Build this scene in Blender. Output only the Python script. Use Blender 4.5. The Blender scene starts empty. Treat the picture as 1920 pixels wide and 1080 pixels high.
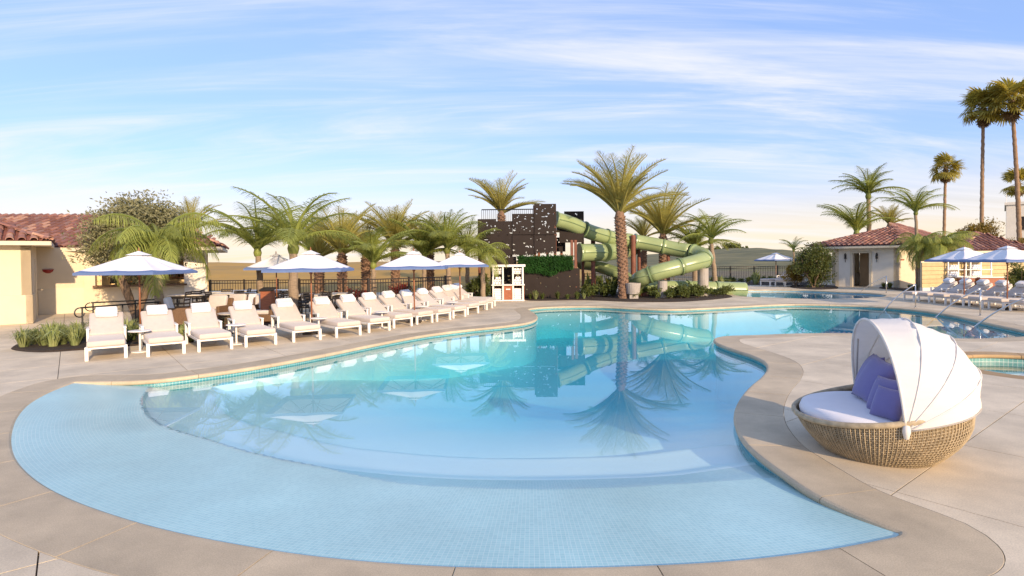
import bpy, bmesh, math, random
import numpy as np
from mathutils import Vector, Matrix
random.seed(7); np.random.seed(7)
PI = math.pi
R_ = math.radians
SC = bpy.context.scene
COL = SC.collection

# ------------------------------------------------------------------ camera
HC, FPX, ROLL, PITCH = 1.9, 1060.0, R_(0.6), R_(1.0)
SHY = math.tan(PITCH) - 53.0 / FPX
cam = bpy.data.cameras.new('camera'); cam_o = bpy.data.objects.new('camera', cam); COL.objects.link(cam_o)
cam.sensor_width = 36.0; cam.lens = 36.0 * FPX / 1920.0
cam.shift_y = SHY * FPX / 1920.0
cam.clip_start = 0.1; cam.clip_end = 5000
CM = Matrix.Rotation(PI / 2 - PITCH, 3, 'X') @ Matrix.Rotation(-ROLL, 3, 'Z')
cam_o.matrix_world = Matrix.Translation((0, 0, HC)) @ CM.to_4x4()
SC.camera = cam_o

# ------------------------------------------------------------------ sun, sky, exposure
SUN_AZ = Vector((0.5, -0.866, 0)).normalized()      # horizontal direction towards the sun
SUN_EL = R_(17.0)
sun = bpy.data.lights.new('sun', 'SUN'); sun_o = bpy.data.objects.new('sun', sun); COL.objects.link(sun_o)
sun.energy = 2.9; sun.angle = R_(0.6); sun.color = (1.0, 0.76, 0.50)
sdir = Vector((SUN_AZ.x * math.cos(SUN_EL), SUN_AZ.y * math.cos(SUN_EL), math.sin(SUN_EL)))
sun_o.rotation_euler = sdir.to_track_quat('Z', 'Y').to_euler()
W = bpy.data.worlds.new('World'); SC.world = W; W.use_nodes = True
nt = W.node_tree; nt.nodes.clear(); N = nt.nodes.new; LK = nt.links.new
wo = N('ShaderNodeOutputWorld'); bg = N('ShaderNodeBackground'); LK(bg.outputs[0], wo.inputs[0])
bg.inputs[1].default_value = 0.15
sky = N('ShaderNodeTexSky'); sky.sky_type = 'NISHITA'; sky.sun_disc = False
sky.sun_elevation = SUN_EL; sky.sun_rotation = math.atan2(SUN_AZ.x, SUN_AZ.y)
sky.altitude = 50; sky.air_density = 1.0; sky.dust_density = 0.7; sky.ozone_density = 2.2
tc = N('ShaderNodeTexCoord'); sep = N('ShaderNodeSeparateXYZ'); LK(tc.outputs['Generated'], sep.inputs[0])
def wmath(op, a, b=None, c=None):
    m = N('ShaderNodeMath'); m.operation = op
    for i, q in enumerate((a, b, c)):
        if q is None: continue
        if isinstance(q, (int, float)): m.inputs[i].default_value = q
        else: LK(q, m.inputs[i])
    return m.outputs[0]
zc = wmath('ADD', wmath('MAXIMUM', sep.outputs[2], 0.0), 0.16)
comb = N('ShaderNodeCombineXYZ')
LK(wmath('DIVIDE', sep.outputs[0], zc), comb.inputs[0]); LK(wmath('DIVIDE', sep.outputs[1], zc), comb.inputs[1])
def cloud(rot, scl, scale, detail, lo, hi, dist):
    mp = N('ShaderNodeMapping'); mp.inputs['Rotation'].default_value = (0, 0, rot); mp.inputs['Scale'].default_value = scl
    LK(comb.outputs[0], mp.inputs[0])
    n = N('ShaderNodeTexNoise'); n.inputs['Scale'].default_value = scale; n.inputs['Detail'].default_value = detail
    n.inputs['Roughness'].default_value = 0.62; n.inputs['Distortion'].default_value = dist
    LK(mp.outputs[0], n.inputs['Vector'])
    mr = N('ShaderNodeMapRange'); mr.interpolation_type = 'SMOOTHSTEP'
    mr.inputs[1].default_value = lo; mr.inputs[2].default_value = hi; LK(n.outputs[0], mr.inputs[0])
    return mr.outputs[0]
c1 = cloud(R_(-15), (0.27, 1.35, 1), 1.35, 11, 0.43, 0.76, 1.3)
c2 = cloud(R_(-22), (0.10, 0.9, 1), 3.0, 9, 0.44, 0.76, 0.7)
c3 = cloud(R_(-12), (0.5, 0.9, 1), 0.55, 4, 0.42, 0.78, 0.3)
cm = wmath('MINIMUM', wmath('ADD', wmath('MULTIPLY', c1, 0.72), wmath('ADD', wmath('MULTIPLY', c2, 0.40), wmath('MULTIPLY', c3, 0.22))), 0.9)
# pale evening haze low over the whole horizon
hz = N('ShaderNodeMapRange'); hz.interpolation_type = 'SMOOTHSTEP'
hz.inputs[1].default_value = 0.0; hz.inputs[2].default_value = 0.17; hz.inputs[3].default_value = 0.86; hz.inputs[4].default_value = 0.0
LK(sep.outputs[2], hz.inputs[0])
mixb = N('ShaderNodeMix'); mixb.data_type = 'RGBA'; mixb.blend_type = 'MULTIPLY'; mixb.inputs[0].default_value = 1.0
LK(sky.outputs[0], mixb.inputs[6]); mixb.inputs[7].default_value = (0.86, 0.82, 0.99, 1)
mixh = N('ShaderNodeMix'); mixh.data_type = 'RGBA'; LK(hz.outputs[0], mixh.inputs[0])
veil = N('ShaderNodeMix'); veil.data_type = 'RGBA'; veil.inputs[0].default_value = 0.6      # thin high veil evens the blue
LK(mixb.outputs[2], veil.inputs[6]); veil.inputs[7].default_value = (1.08, 1.66, 3.0, 1)
LK(veil.outputs[2], mixh.inputs[6]); mixh.inputs[7].default_value = (3.7, 2.95, 1.95, 1)
mixc = N('ShaderNodeMix'); mixc.data_type = 'RGBA'; LK(cm, mixc.inputs[0])
LK(mixh.outputs[2], mixc.inputs[6]); mixc.inputs[7].default_value = (3.2, 3.15, 3.25, 1)
LK(mixc.outputs[2], bg.inputs[0])
vs = SC.view_settings; vs.view_transform = 'Standard'; vs.look = 'None'; vs.gamma = 1.0; vs.use_curve_mapping = False
vs.exposure = 1.08

# ------------------------------------------------------------------ layout helpers
def ray(px, py):
    return (CM @ Vector(((px - 960) / FPX, -(py - 540) / FPX + SHY, -1.0))).normalized()
def G(px, py, z=0.0):
    d = ray(px, py); t = (z - HC) / d.z
    return Vector((d.x * t, d.y * t, z))
def P(px, py, Y):
    d = ray(px, py); t = Y / d.y
    return Vector((d.x * t, Y, HC + d.z * t))
UA = R_(38)
UX = Vector((math.cos(UA), math.sin(UA), 0)); VX = Vector((-math.sin(UA), math.cos(UA), 0))   # paving grid axes

# ------------------------------------------------------------------ mesh builder
class MB:
    def __init__(s): s.v = []; s.f = []; s.mi = []
    def add(s, vs_, fs, mi=0):
        o = len(s.v); s.v += [tuple(q) for q in vs_]; s.f += [tuple(i + o for i in q) for q in fs]; s.mi += [mi] * len(fs)
    def box(s, c, size, rot=None, mi=0):
        hx, hy, hz_ = size[0] / 2, size[1] / 2, size[2] / 2
        vv = [Vector((x, y, z)) for z in (-hz_, hz_) for y in (-hy, hy) for x in (-hx, hx)]
        if rot is not None: vv = [rot @ q for q in vv]
        s.add([q + Vector(c) for q in vv], [(0, 2, 3, 1), (4, 5, 7, 6), (0, 1, 5, 4), (2, 6, 7, 3), (0, 4, 6, 2), (1, 3, 7, 5)], mi)
        return s
    def bb(s, x0, x1, y0, y1, z0, z1, mi=0):
        return s.box(((x0 + x1) / 2, (y0 + y1) / 2, (z0 + z1) / 2), (x1 - x0, y1 - y0, z1 - z0), None, mi)
    def tube(s, pts, r, n=8, cap=True, mi=0):
        pts = [Vector(q) for q in pts]; k = len(pts)
        rr = r if isinstance(r, (list, tuple)) else [r] * k
        up = None; vv = []
        for i in range(k):
            t = (pts[min(i + 1, k - 1)] - pts[max(i - 1, 0)])
            t = t.normalized() if t.length > 1e-9 else Vector((0, 0, 1))
            if up is None:
                up = Vector((0, 0, 1)) if abs(t.z) < 0.9 else Vector((1, 0, 0))
            a = t.cross(up)
            a = a.normalized() if a.length > 1e-6 else t.orthogonal().normalized()
            b = a.cross(t).normalized(); up = b
            for j in range(n):
                w = 2 * PI * j / n
                vv.append(pts[i] + (a * math.cos(w) + b * math.sin(w)) * rr[i])
        ff = [(i * n + j, i * n + (j + 1) % n, (i + 1) * n + (j + 1) % n, (i + 1) * n + j) for i in range(k - 1) for j in range(n)]
        if cap: ff += [tuple(range(n - 1, -1, -1)), tuple((k - 1) * n + j for j in range(n))]
        s.add(vv, ff, mi); return s
    def lathe(s, prof, n=24, c=(0, 0, 0), mi=0):
        vv = [(c[0] + r * math.cos(2 * PI * j / n), c[1] + r * math.sin(2 * PI * j / n), c[2] + z) for r, z in prof for j in range(n)]
        k = len(prof)
        ff = [(i * n + j, i * n + (j + 1) % n, (i + 1) * n + (j + 1) % n, (i + 1) * n + j) for i in range(k - 1) for j in range(n)]
        s.add(vv, ff, mi); return s
    def prism(s, poly, z0, z1, mi=0):
        n = len(poly)
        vv = [(q[0], q[1], z0) for q in poly] + [(q[0], q[1], z1) for q in poly]
        ff = [tuple(range(n - 1, -1, -1)), tuple(range(n, 2 * n))] + [(i, (i + 1) % n, n + (i + 1) % n, n + i) for i in range(n)]
        s.add(vv, ff, mi); return s
    def mesh(s, name, mat, smooth=False, bevel=None, sub=0, merge=False):
        me = bpy.data.meshes.new(name); me.from_pydata(s.v, [], s.f)
        for m in (mat if isinstance(mat, (list, tuple)) else [mat]): me.materials.append(m)
        if any(s.mi): me.polygons.foreach_set('material_index', s.mi)
        if bevel or sub or merge:
            bm = bmesh.new(); bm.from_mesh(me)
            if merge: bmesh.ops.remove_doubles(bm, verts=bm.verts, dist=1e-4)
            if bevel:
                es = [e for e in bm.edges if len(e.link_faces) == 2 and e.calc_face_angle(0) > 0.5]
                bmesh.ops.bevel(bm, geom=es, offset=bevel[0], segments=bevel[1], profile=0.5, affect='EDGES', clamp_overlap=True)
            if sub: bmesh.ops.subdivide_edges(bm, edges=bm.edges[:], cuts=sub, use_grid_fill=True)
            bmesh.ops.recalc_face_normals(bm, faces=bm.faces)
            bm.to_mesh(me); bm.free()
        if smooth: me.polygons.foreach_set('use_smooth', [True] * len(me.polygons))
        me.update(); return me
    def build(s, name, mat, parent=None, smooth=False, bevel=None, sub=0, merge=False):
        return obj(name, s.mesh(name, mat, smooth, bevel, sub, merge), parent)
def obj(name, me, parent=None, loc=None, rotz=None, scale=None):
    o = bpy.data.objects.new(name, me); COL.objects.link(o)
    if parent is not None: o.parent = parent
    if loc is not None: o.location = loc
    if rotz is not None: o.rotation_euler = (0, 0, rotz)
    if scale is not None: o.scale = (scale,) * 3 if isinstance(scale, (int, float)) else scale
    return o
def tag(o, label=None, cat=None, group=None, kind=None):
    if label: o['label'] = label
    if cat: o['category'] = cat
    if group: o['group'] = group
    if kind: o['kind'] = kind
    return o
def thing(name, label, cat, loc=(0, 0, 0), rotz=0, group=None):
    o = bpy.data.objects.new(name, None); COL.objects.link(o)
    o.location = loc; o.rotation_euler = (0, 0, rotz); o.empty_display_size = 0.2
    return tag(o, label, cat, group)
KIDS = {}
def copy_tree(o, parent=None):
    c = o.copy(); COL.objects.link(c); c.parent = parent
    for ch in list(o.children): copy_tree(ch, c)
    return c

# ------------------------------------------------------------------ materials
MATS = {}
def mat(name, col, rough=0.6, var=0.0, scale=6.0, bump=0.0, bscale=40.0, metal=0.0, spec=0.5, orand=0.0, coords='Object', stretch=None, sheen=0.0, col2=None, detail=4):
    m = bpy.data.materials.new(name); m.use_nodes = True; t = m.node_tree; n = t.nodes; l = t.links
    b = n['Principled BSDF']; b.inputs['Roughness'].default_value = rough; b.inputs['Metallic'].default_value = metal
    b.inputs['Specular IOR Level'].default_value = spec
    if sheen: b.inputs['Sheen Weight'].default_value = sheen
    c = n.new('ShaderNodeTexCoord'); vec = c.outputs[coords]
    if stretch:
        mp = n.new('ShaderNodeMapping'); mp.inputs['Scale'].default_value = stretch; l.new(vec, mp.inputs[0]); vec = mp.outputs[0]
    out = None
    if var or col2:
        ns = n.new('ShaderNodeTexNoise'); ns.inputs['Scale'].default_value = scale; ns.inputs['Detail'].default_value = detail; ns.inputs['Roughness'].default_value = 0.6
        l.new(vec, ns.inputs['Vector'])
        mr = n.new('ShaderNodeMapRange'); mr.inputs[1].default_value = 0.3; mr.inputs[2].default_value = 0.7; l.new(ns.outputs[0], mr.inputs[0])
        mx = n.new('ShaderNodeMix'); mx.data_type = 'RGBA'; l.new(mr.outputs[0], mx.inputs[0])
        a = col2 if col2 else tuple(q * (1 - var) for q in col); e = col if col2 else tuple(min(1, q * (1 + var)) for q in col)
        mx.inputs[6].default_value = (*a, 1); mx.inputs[7].default_value = (*e, 1); out = mx.outputs[2]
    if orand:
        oi = n.new('ShaderNodeObjectInfo'); mr = n.new('ShaderNodeMapRange'); l.new(oi.outputs['Random'], mr.inputs[0])
        mr.inputs[3].default_value = 1 - orand; mr.inputs[4].default_value = 1 + orand
        mx = n.new('ShaderNodeMix'); mx.data_type = 'RGBA'; mx.blend_type = 'MULTIPLY'; mx.inputs[0].default_value = 1
        if out: l.new(out, mx.inputs[6])
        else: mx.inputs[6].default_value = (*col, 1)
        l.new(mr.outputs[0], mx.inputs[7]); out = mx.outputs[2]
    if out: l.new(out, b.inputs['Base Color'])
    else: b.inputs['Base Color'].default_value = (*col, 1)
    if bump:
        ns = n.new('ShaderNodeTexNoise'); ns.inputs['Scale'].default_value = bscale; ns.inputs['Detail'].default_value = 3; l.new(vec, ns.inputs['Vector'])
        bp = n.new('ShaderNodeBump'); bp.inputs['Strength'].default_value = bump; bp.inputs['Distance'].default_value = 0.02
        l.new(ns.outputs[0], bp.inputs['Height']); l.new(bp.outputs[0], b.inputs['Normal'])
    MATS[name] = m; return m
def leafmat(name, col, col2, trans, rough=0.5, orand=0.25, tw=0.4):
    m = mat(name, col, rough, 0.0, 3.0, orand=orand, col2=col2, spec=0.35)
    t = m.node_tree; n = t.nodes; l = t.links; b = n['Principled BSDF']; o = n['Material Output']
    tr = n.new('ShaderNodeBsdfTranslucent'); tr.inputs[0].default_value = (*trans, 1)
    mx = n.new('ShaderNodeMixShader'); mx.inputs[0].default_value = tw
    l.new(b.outputs[0], mx.inputs[1]); l.new(tr.outputs[0], mx.inputs[2]); l.new(mx.outputs[0], o.inputs[0])
    return m
def mosaic(name, tile, tile2, grout, size, polar=None, rough=0.25):
    m = mat(name, tile, rough); t = m.node_tree; n = t.nodes; l = t.links; b = n['Principled BSDF']
    geo = n.new('ShaderNodeNewGeometry'); vec = geo.outputs['Position']
    if polar:
        sb = n.new('ShaderNodeVectorMath'); sb.operation = 'SUBTRACT'; sb.inputs[1].default_value = (polar[0], polar[1], 0); l.new(vec, sb.inputs[0])
        sp = n.new('ShaderNodeSeparateXYZ'); l.new(sb.outputs[0], sp.inputs[0])
        at = n.new('ShaderNodeMath'); at.operation = 'ARCTAN2'; l.new(sp.outputs[0], at.inputs[0]); l.new(sp.outputs[1], at.inputs[1])
        ml = n.new('ShaderNodeMath'); ml.operation = 'MULTIPLY'; ml.inputs[1].default_value = polar[2]; l.new(at.outputs[0], ml.inputs[0])
        sx = n.new('ShaderNodeCombineXYZ'); l.new(sp.outputs[0], sx.inputs[0]); l.new(sp.outputs[1], sx.inputs[1])
        ln = n.new('ShaderNodeVectorMath'); ln.operation = 'LENGTH'; l.new(sx.outputs[0], ln.inputs[0])
        cb = n.new('ShaderNodeCombineXYZ'); l.new(ml.outputs[0], cb.inputs[0]); l.new(ln.outputs['Value'], cb.inputs[1]); vec = cb.outputs[0]
    else:
        # wall strips: run along the UV layer (length, height)
        uv = n.new('ShaderNodeUVMap'); vec = uv.outputs[0]
    br = n.new('ShaderNodeTexBrick'); br.offset = 0.0; br.squash = 1.0
    br.inputs['Scale'].default_value = 1.0; br.inputs['Brick Width'].default_value = size; br.inputs['Row Height'].default_value = size
    br.inputs['Mortar Size'].default_value = size * 0.055; br.inputs['Mortar Smooth'].default_value = 0.3
    br.inputs['Color1'].default_value = (*tile, 1); br.inputs['Color2'].default_value = (*tile2, 1); br.inputs['Mortar'].default_value = (*grout, 1)
    l.new(vec, br.inputs['Vector'])
    ns = n.new('ShaderNodeTexNoise'); ns.inputs['Scale'].default_value = 0.8; ns.inputs['Detail'].default_value = 5; l.new(geo.outputs['Position'], ns.inputs['Vector'])
    mr = n.new('ShaderNodeMapRange'); mr.inputs[1].default_value = 0.3; mr.inputs[2].default_value = 0.7; mr.inputs[3].default_value = 0.88; mr.inputs[4].default_value = 1.1; l.new(ns.outputs[0], mr.inputs[0])
    mx = n.new('ShaderNodeMix'); mx.data_type = 'RGBA'; mx.blend_type = 'MULTIPLY'; mx.inputs[0].default_value = 1
    l.new(br.outputs[0], mx.inputs[6]); l.new(mr.outputs[0], mx.inputs[7]); l.new(mx.outputs[2], b.inputs['Base Color'])
    bp = n.new('ShaderNodeBump'); bp.inputs['Strength'].default_value = 0.25; bp.inputs['Distance'].default_value = 0.004; bp.invert = True
    l.new(br.outputs['Fac'], bp.inputs['Height']); l.new(bp.outputs[0], b.inputs['Normal'])
    return m

M_deck = mat('deck_concrete', (0.66, 0.555, 0.40), 0.75, 0.10, 1.1, 0.08, 120, orand=0.05, coords='Object', detail=8)
M_cope = mat('coping_stone', (0.54, 0.435, 0.29), 0.7, 0.12, 1.6, 0.08, 140, orand=0.06, detail=8)
def speckle(m, amt, sc, big):
    t = m.node_tree; n = t.nodes; l = t.links; b = n['Principled BSDF']; src = b.inputs['Base Color'].links[0].from_socket; g = n.new('ShaderNodeNewGeometry')
    for scale_, a_, det in ((sc, amt, 2), (big, amt * 1.1, 6)):
        ns = n.new('ShaderNodeTexNoise'); ns.inputs['Scale'].default_value = scale_; ns.inputs['Detail'].default_value = det; ns.inputs['Roughness'].default_value = .7; l.new(g.outputs['Position'], ns.inputs['Vector'])
        mr = n.new('ShaderNodeMapRange'); mr.inputs[1].default_value = .32; mr.inputs[2].default_value = .68; mr.inputs[3].default_value = 1 - a_; mr.inputs[4].default_value = 1 + a_ * .6; l.new(ns.outputs[0], mr.inputs[0])
        mx = n.new('ShaderNodeMix'); mx.data_type = 'RGBA'; mx.blend_type = 'MULTIPLY'; mx.inputs[0].default_value = 1; l.new(src, mx.inputs[6]); l.new(mr.outputs[0], mx.inputs[7]); src = mx.outputs[2]
    l.new(src, b.inputs['Base Color'])
speckle(M_deck, .16, 90, .55); speckle(M_cope, .18, 110, .9)
M_sub = mat('joint_sand', (0.10, 0.085, 0.07), 0.9)
M_earth = mat('earth', (0.16, 0.13, 0.07), 0.95, 0.3, 0.4)
M_mulch = mat('mulch', (0.035, 0.022, 0.014), 0.95, 0.5, 18, 0.8, 60)
M_plaster = mat('pool_plaster', (0.67, 0.86, 0.86), 0.5, 0.05, 1.5)
M_white = mat('white_painted_metal', (0.80, 0.77, 0.73), 0.4, 0.03, 5)
M_cush = mat('taupe_cushion', (0.54, 0.47, 0.42), 0.85, 0.05, 9, 0.15, 220, sheen=0.2)
M_towel = mat('white_towel', (0.85, 0.84, 0.85), 0.95, 0.03, 9, 0.6, 160, sheen=0.3)
M_canvas = mat('white_canvas', (0.78, 0.77, 0.79), 0.85, 0.03, 3, 0.1, 150)
M_blue = mat('blue_canvas', (0.11, 0.17, 0.34), 0.8, 0.06, 4)
M_teak = mat('teak_pole', (0.26, 0.09, 0.035), 0.5, 0.2, 12, stretch=(8, 8, 0.6))
M_stucco = mat('cream_stucco', (0.66, 0.56, 0.40), 0.9, 0.06, 1.2, 0.25, 90)
M_stuccow = mat('white_stucco', (0.76, 0.71, 0.62), 0.9, 0.05, 1.2, 0.25, 90)
M_trim = mat('cream_trim', (0.62, 0.55, 0.42), 0.7, 0.05, 3)
M_tile = mat('terracotta_tile', (0.36, 0.125, 0.085), 0.8, 0.0, 3.0, 0.3, 60, orand=0.38, col2=(0.22, 0.10, 0.08))
_t = M_tile.node_tree; _oi = _t.nodes.new('ShaderNodeObjectInfo'); _cr = _t.nodes.new('ShaderNodeValToRGB'); _t.links.new(_oi.outputs['Random'], _cr.inputs[0]); _cr.color_ramp.interpolation = 'CONSTANT'
for _i, (_p, _c) in enumerate(((0, (.31, .13, .085)), (.22, (.25, .115, .09)), (.42, (.37, .17, .11)), (.62, (.20, .09, .07)), (.76, (.44, .26, .17)), (.88, (.17, .11, .09)))):
    _e = _cr.color_ramp.elements[_i] if _i < 2 else _cr.color_ramp.elements.new(_p)
    _e.position = _p; _e.color = (*_c, 1)
_mx = [q for q in _t.nodes if q.type == 'MIX' and q.blend_type == 'MIX'][0]; _t.links.new(_cr.outputs[0], _mx.inputs[7])
M_tileb = mat('terracotta_bed', (0.20, 0.07, 0.05), 0.9, 0.2, 6)
M_dark = mat('dark_bronze_metal', (0.025, 0.018, 0.014), 0.45, 0.1, 5)
M_iron = mat('black_iron', (0.012, 0.011, 0.011), 0.45)
M_panel = mat('dark_brown_panel', (0.026, 0.019, 0.017), 0.75, 0.12, 2, spec=0.2)
M_rust = mat('brown_steel_post', (0.17, 0.055, 0.03), 0.6, 0.25, 5)
M_tubeg = mat('green_fibreglass', (0.27, 0.335, 0.155), 0.3, 0.07, 1.2, spec=0.5)
M_flange = mat('green_flange', (0.17, 0.24, 0.11), 0.35)
M_conc = mat('grey_concrete', (0.36, 0.33, 0.30), 0.85, 0.12, 3, 0.2, 60)
M_steel = mat('brushed_steel', (0.62, 0.60, 0.57), 0.22, metal=1.0)
M_wood = mat('red_brown_wood', (0.30, 0.095, 0.04), 0.55, 0.25, 5, stretch=(1, 1, 9))
M_wicker = mat('brown_wicker', (0.14, 0.075, 0.035), 0.7, 0.3, 30)
M_door = mat('tan_door', (0.36, 0.24, 0.13), 0.5, 0.1, 3)
M_gcush = mat('pale_grey_cushion', (0.66, 0.66, 0.68), 0.9, 0.04, 6)
M_purp = mat('periwinkle_pillow', (0.155, 0.145, 0.36), 0.85, 0.06, 6, 0.2, 240, sheen=0.3)
M_redb = mat('red_bowl', (0.28, 0.02, 0.015), 0.4)
M_glow = mat('warm_bar_wall', (0.75, 0.56, 0.30), 0.8, 0.05, 2)
M_bark = mat('olive_bark', (0.17, 0.115, 0.075), 0.9, 0.35, 9, 0.8, 30)
M_datebark = mat('date_palm_bark', (0.21, 0.125, 0.08), 0.9, 0.4, 14, 0.6, 40)
M_qbark = mat('smooth_palm_bark', (0.27, 0.20, 0.135), 0.85, 0.25, 7, 0.4, 30, stretch=(1, 1, 5))
M_wbark = mat('tall_palm_bark', (0.29, 0.185, 0.11), 0.9, 0.2, 6, 0.3, 30, stretch=(1, 1, 7))
M_date = leafmat('date_frond', (0.46, 0.42, 0.125), (0.29, 0.295, 0.09), (0.66, 0.52, 0.10))
M_queen = leafmat('feather_frond', (0.31, 0.35, 0.085), (0.18, 0.235, 0.065), (0.54, 0.52, 0.08))
M_fan = leafmat('fan_frond', (0.40, 0.345, 0.065), (0.24, 0.23, 0.055), (0.58, 0.45, 0.06))
M_dryfan = leafmat('dry_frond', (0.26, 0.17, 0.08), (0.17, 0.10, 0.05), (0.24, 0.14, 0.05))
M_olive = leafmat('olive_leaf', (0.25, 0.24, 0.13), (0.14, 0.14, 0.07), (0.26, 0.23, 0.08), tw=0.25)
M_shrub = leafmat('shrub_leaf', (0.13, 0.155, 0.04), (0.06, 0.09, 0.025), (0.30, 0.29, 0.04), tw=0.3)
M_gold = leafmat('golden_leaf', (0.27, 0.19, 0.035), (0.17, 0.12, 0.025), (0.38, 0.26, 0.03))
M_red = leafmat('red_leaf', (0.24, 0.03, 0.025), (0.14, 0.02, 0.02), (0.34, 0.03, 0.02))
M_liri = leafmat('striped_grass_leaf', (0.42, 0.44, 0.20), (0.17, 0.23, 0.07), (0.25, 0.28, 0.06), tw=0.25)
M_hedge = leafmat('green_wall_leaf', (0.035, 0.12, 0.022), (0.02, 0.065, 0.015), (0.06, 0.18, 0.03), tw=0.2)
# ================================================================== SETTING: pool, deck, ground
WL = -0.10            # water level below the deck
def catmull(pts, step, closed=False):
    pts = [np.array(q[:2], float) for q in pts]; n = len(pts); out = []
    for i in range(n if closed else n - 1):
        if closed: a, b, c, d = pts[(i - 1) % n], pts[i], pts[(i + 1) % n], pts[(i + 2) % n]
        else: a, b, c, d = pts[max(i - 1, 0)], pts[i], pts[i + 1], pts[min(i + 2, n - 1)]
        # centripetal parametrisation keeps the sharp bends from looping
        t0 = 0.0; t1 = t0 + max(np.linalg.norm(b - a), 1e-4) ** 0.5; t2 = t1 + max(np.linalg.norm(c - b), 1e-4) ** 0.5; t3 = t2 + max(np.linalg.norm(d - c), 1e-4) ** 0.5
        k = max(2, int(np.linalg.norm(c - b) / step))
        for j in range(k):
            t = t1 + (t2 - t1) * j / k
            A1 = (t1 - t) / (t1 - t0) * a + (t - t0) / (t1 - t0) * b; A2 = (t2 - t) / (t2 - t1) * b + (t - t1) / (t2 - t1) * c; A3 = (t3 - t) / (t3 - t2) * c + (t - t2) / (t3 - t2) * d
            B1 = (t2 - t) / (t2 - t0) * A1 + (t - t0) / (t2 - t0) * A2; B2 = (t3 - t) / (t3 - t1) * A2 + (t - t1) / (t3 - t1) * A3
            out.append((t2 - t) / (t2 - t1) * B1 + (t - t1) / (t2 - t1) * B2)
    if not closed: out.append(pts[-1])
    return np.array(out)
def resample(poly, step, closed):
    q = np.vstack([poly, poly[:1]]) if closed else poly
    s = np.r_[0, np.cumsum(np.hypot(*np.diff(q, axis=0).T))]
    n = max(3, int(round(s[-1] / step))); t = np.linspace(0, s[-1], n + 1)
    if closed: t = t[:-1]
    return np.c_[np.interp(t, s, q[:, 0]), np.interp(t, s, q[:, 1])]
far_px = [(138, 715), (215, 714.5), (290, 711), (400, 698), (500, 683), (600, 665), (700, 645), (800, 627), (880, 617), (940, 611), (985, 605), (1003, 599), (1005, 591), (994, 583), (990, 579), (1015, 576), (1060, 574.3), (1120, 574.3), (1200, 578), (1260, 579.5), (1330, 577), (1400, 573.5), (1450, 571), (1500, 570), (1560, 571), (1620, 573), (1680, 577), (1740, 583.5), (1793, 592), (1833, 600.5), (1880, 611), (1930, 622), (1940, 629), (1900, 632), (1840, 634.5), (1785, 634), (1700, 629), (1600, 625), (1500, 625), (1420, 628), (1362, 630), (1343, 634), (1345, 642), (1373, 653), (1410, 665), (1435, 677), (1442, 690), (1433, 705), (1411, 724), (1395, 743), (1385, 762), (1382, 781), (1385, 797), (1399, 824), (1424, 849), (1470, 883), (1523, 919), (1573, 945), (1658, 981), (1711, 1002)]
out_px = [(1711, 1002), (1573, 1029), (1398, 1051), (1240, 1061), (999, 1067), (795, 1061.7), (605, 1046), (448, 1023), (305, 994), (200, 964), (118, 933), (61, 901), (24, 864), (14, 835), (16, 807), (28.5, 778.5), (53, 754), (94, 732), (138, 715)]
far_w = catmull([G(*q) for q in far_px], 0.08); out_w = catmull([G(*q) for q in out_px], 0.08)
POOL = np.vstack([far_w[:-1], out_w[:-1]]); POOL = resample(POOL, 0.10, True)
def circle(c, r, n, sx=1.0, sy=1.0, rot=0.0):
    a = np.linspace(0, 2 * PI, n, endpoint=False); x = r * sx * np.cos(a); y = r * sy * np.sin(a)
    return np.c_[c[0] + x * math.cos(rot) - y * math.sin(rot), c[1] + x * math.sin(rot) + y * math.cos(rot)]
SPA = resample(circle((8.95, 9.55), 1.22, 120), 0.10, True)
spl_px = [(1385, 544), (1440, 543), (1500, 543.5), (1560, 546), (1620, 548.5), (1655, 551.5), (1662, 554.5), (1640, 557.5), (1590, 559.5), (1520, 560), (1450, 558), (1400, 556), (1370, 551)]
SPLASH = resample(catmull([G(*q) for q in spl_px], 0.15, True), 0.15, True)
def area(p): return 0.5 * np.sum(p[:, 0] * np.roll(p[:, 1], -1) - np.roll(p[:, 0], -1) * p[:, 1])
def ccw(p): return p if area(p) > 0 else p[::-1].copy()
POOL, SPA, SPLASH = ccw(POOL), ccw(SPA), ccw(SPLASH)
def round_tip(p, tip):
    i = int(np.argmin(np.hypot(*(p - np.array(tip)).T))); n = len(p); a, b, c = p[(i - 1) % n], p[i], p[(i + 1) % n]
    t = np.linspace(0, 1, 14)[:, None]; arc = a * (1 - t) ** 2 + b * 2 * t * (1 - t) + c * t * t
    q = np.roll(p, -i, 0)                     # tip first
    return np.vstack([arc[7:], q[2:-1], arc[:7]])
for _tip in (G(1711, 1002)[:2], G(138, 715)[:2]): POOL = round_tip(POOL, _tip)
def normals(p):
    t = np.roll(p, -1, 0) - np.roll(p, 1, 0); t /= np.linalg.norm(t, axis=1)[:, None] + 1e-9
    return np.c_[t[:, 1], -t[:, 0]]                       # outwards for a ccw loop
def offset(p, w):
    nrm = normals(p)
    for _ in range(2): nrm = (np.roll(nrm, 1, 0) + 2 * nrm + np.roll(nrm, -1, 0)); nrm /= np.linalg.norm(nrm, axis=1)[:, None]
    ws = np.full(len(p), w)
    for i in range(len(p)):
        k = w
        while k > 0.12:
            q = p[i] + nrm[i] * k
            if np.min(np.hypot(*(p - q).T)) > k * 0.93: break
            k -= 0.03
        ws[i] = k
    for _ in range(6): ws = np.minimum(ws, (np.roll(ws, 1) + ws + np.roll(ws, -1)) / 3)
    return p + nrm * ws[:, None]
POOL_O, SPA_O, SPLASH_O = offset(POOL, 0.52), offset(SPA, 0.34), offset(SPLASH, 0.4)
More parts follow.
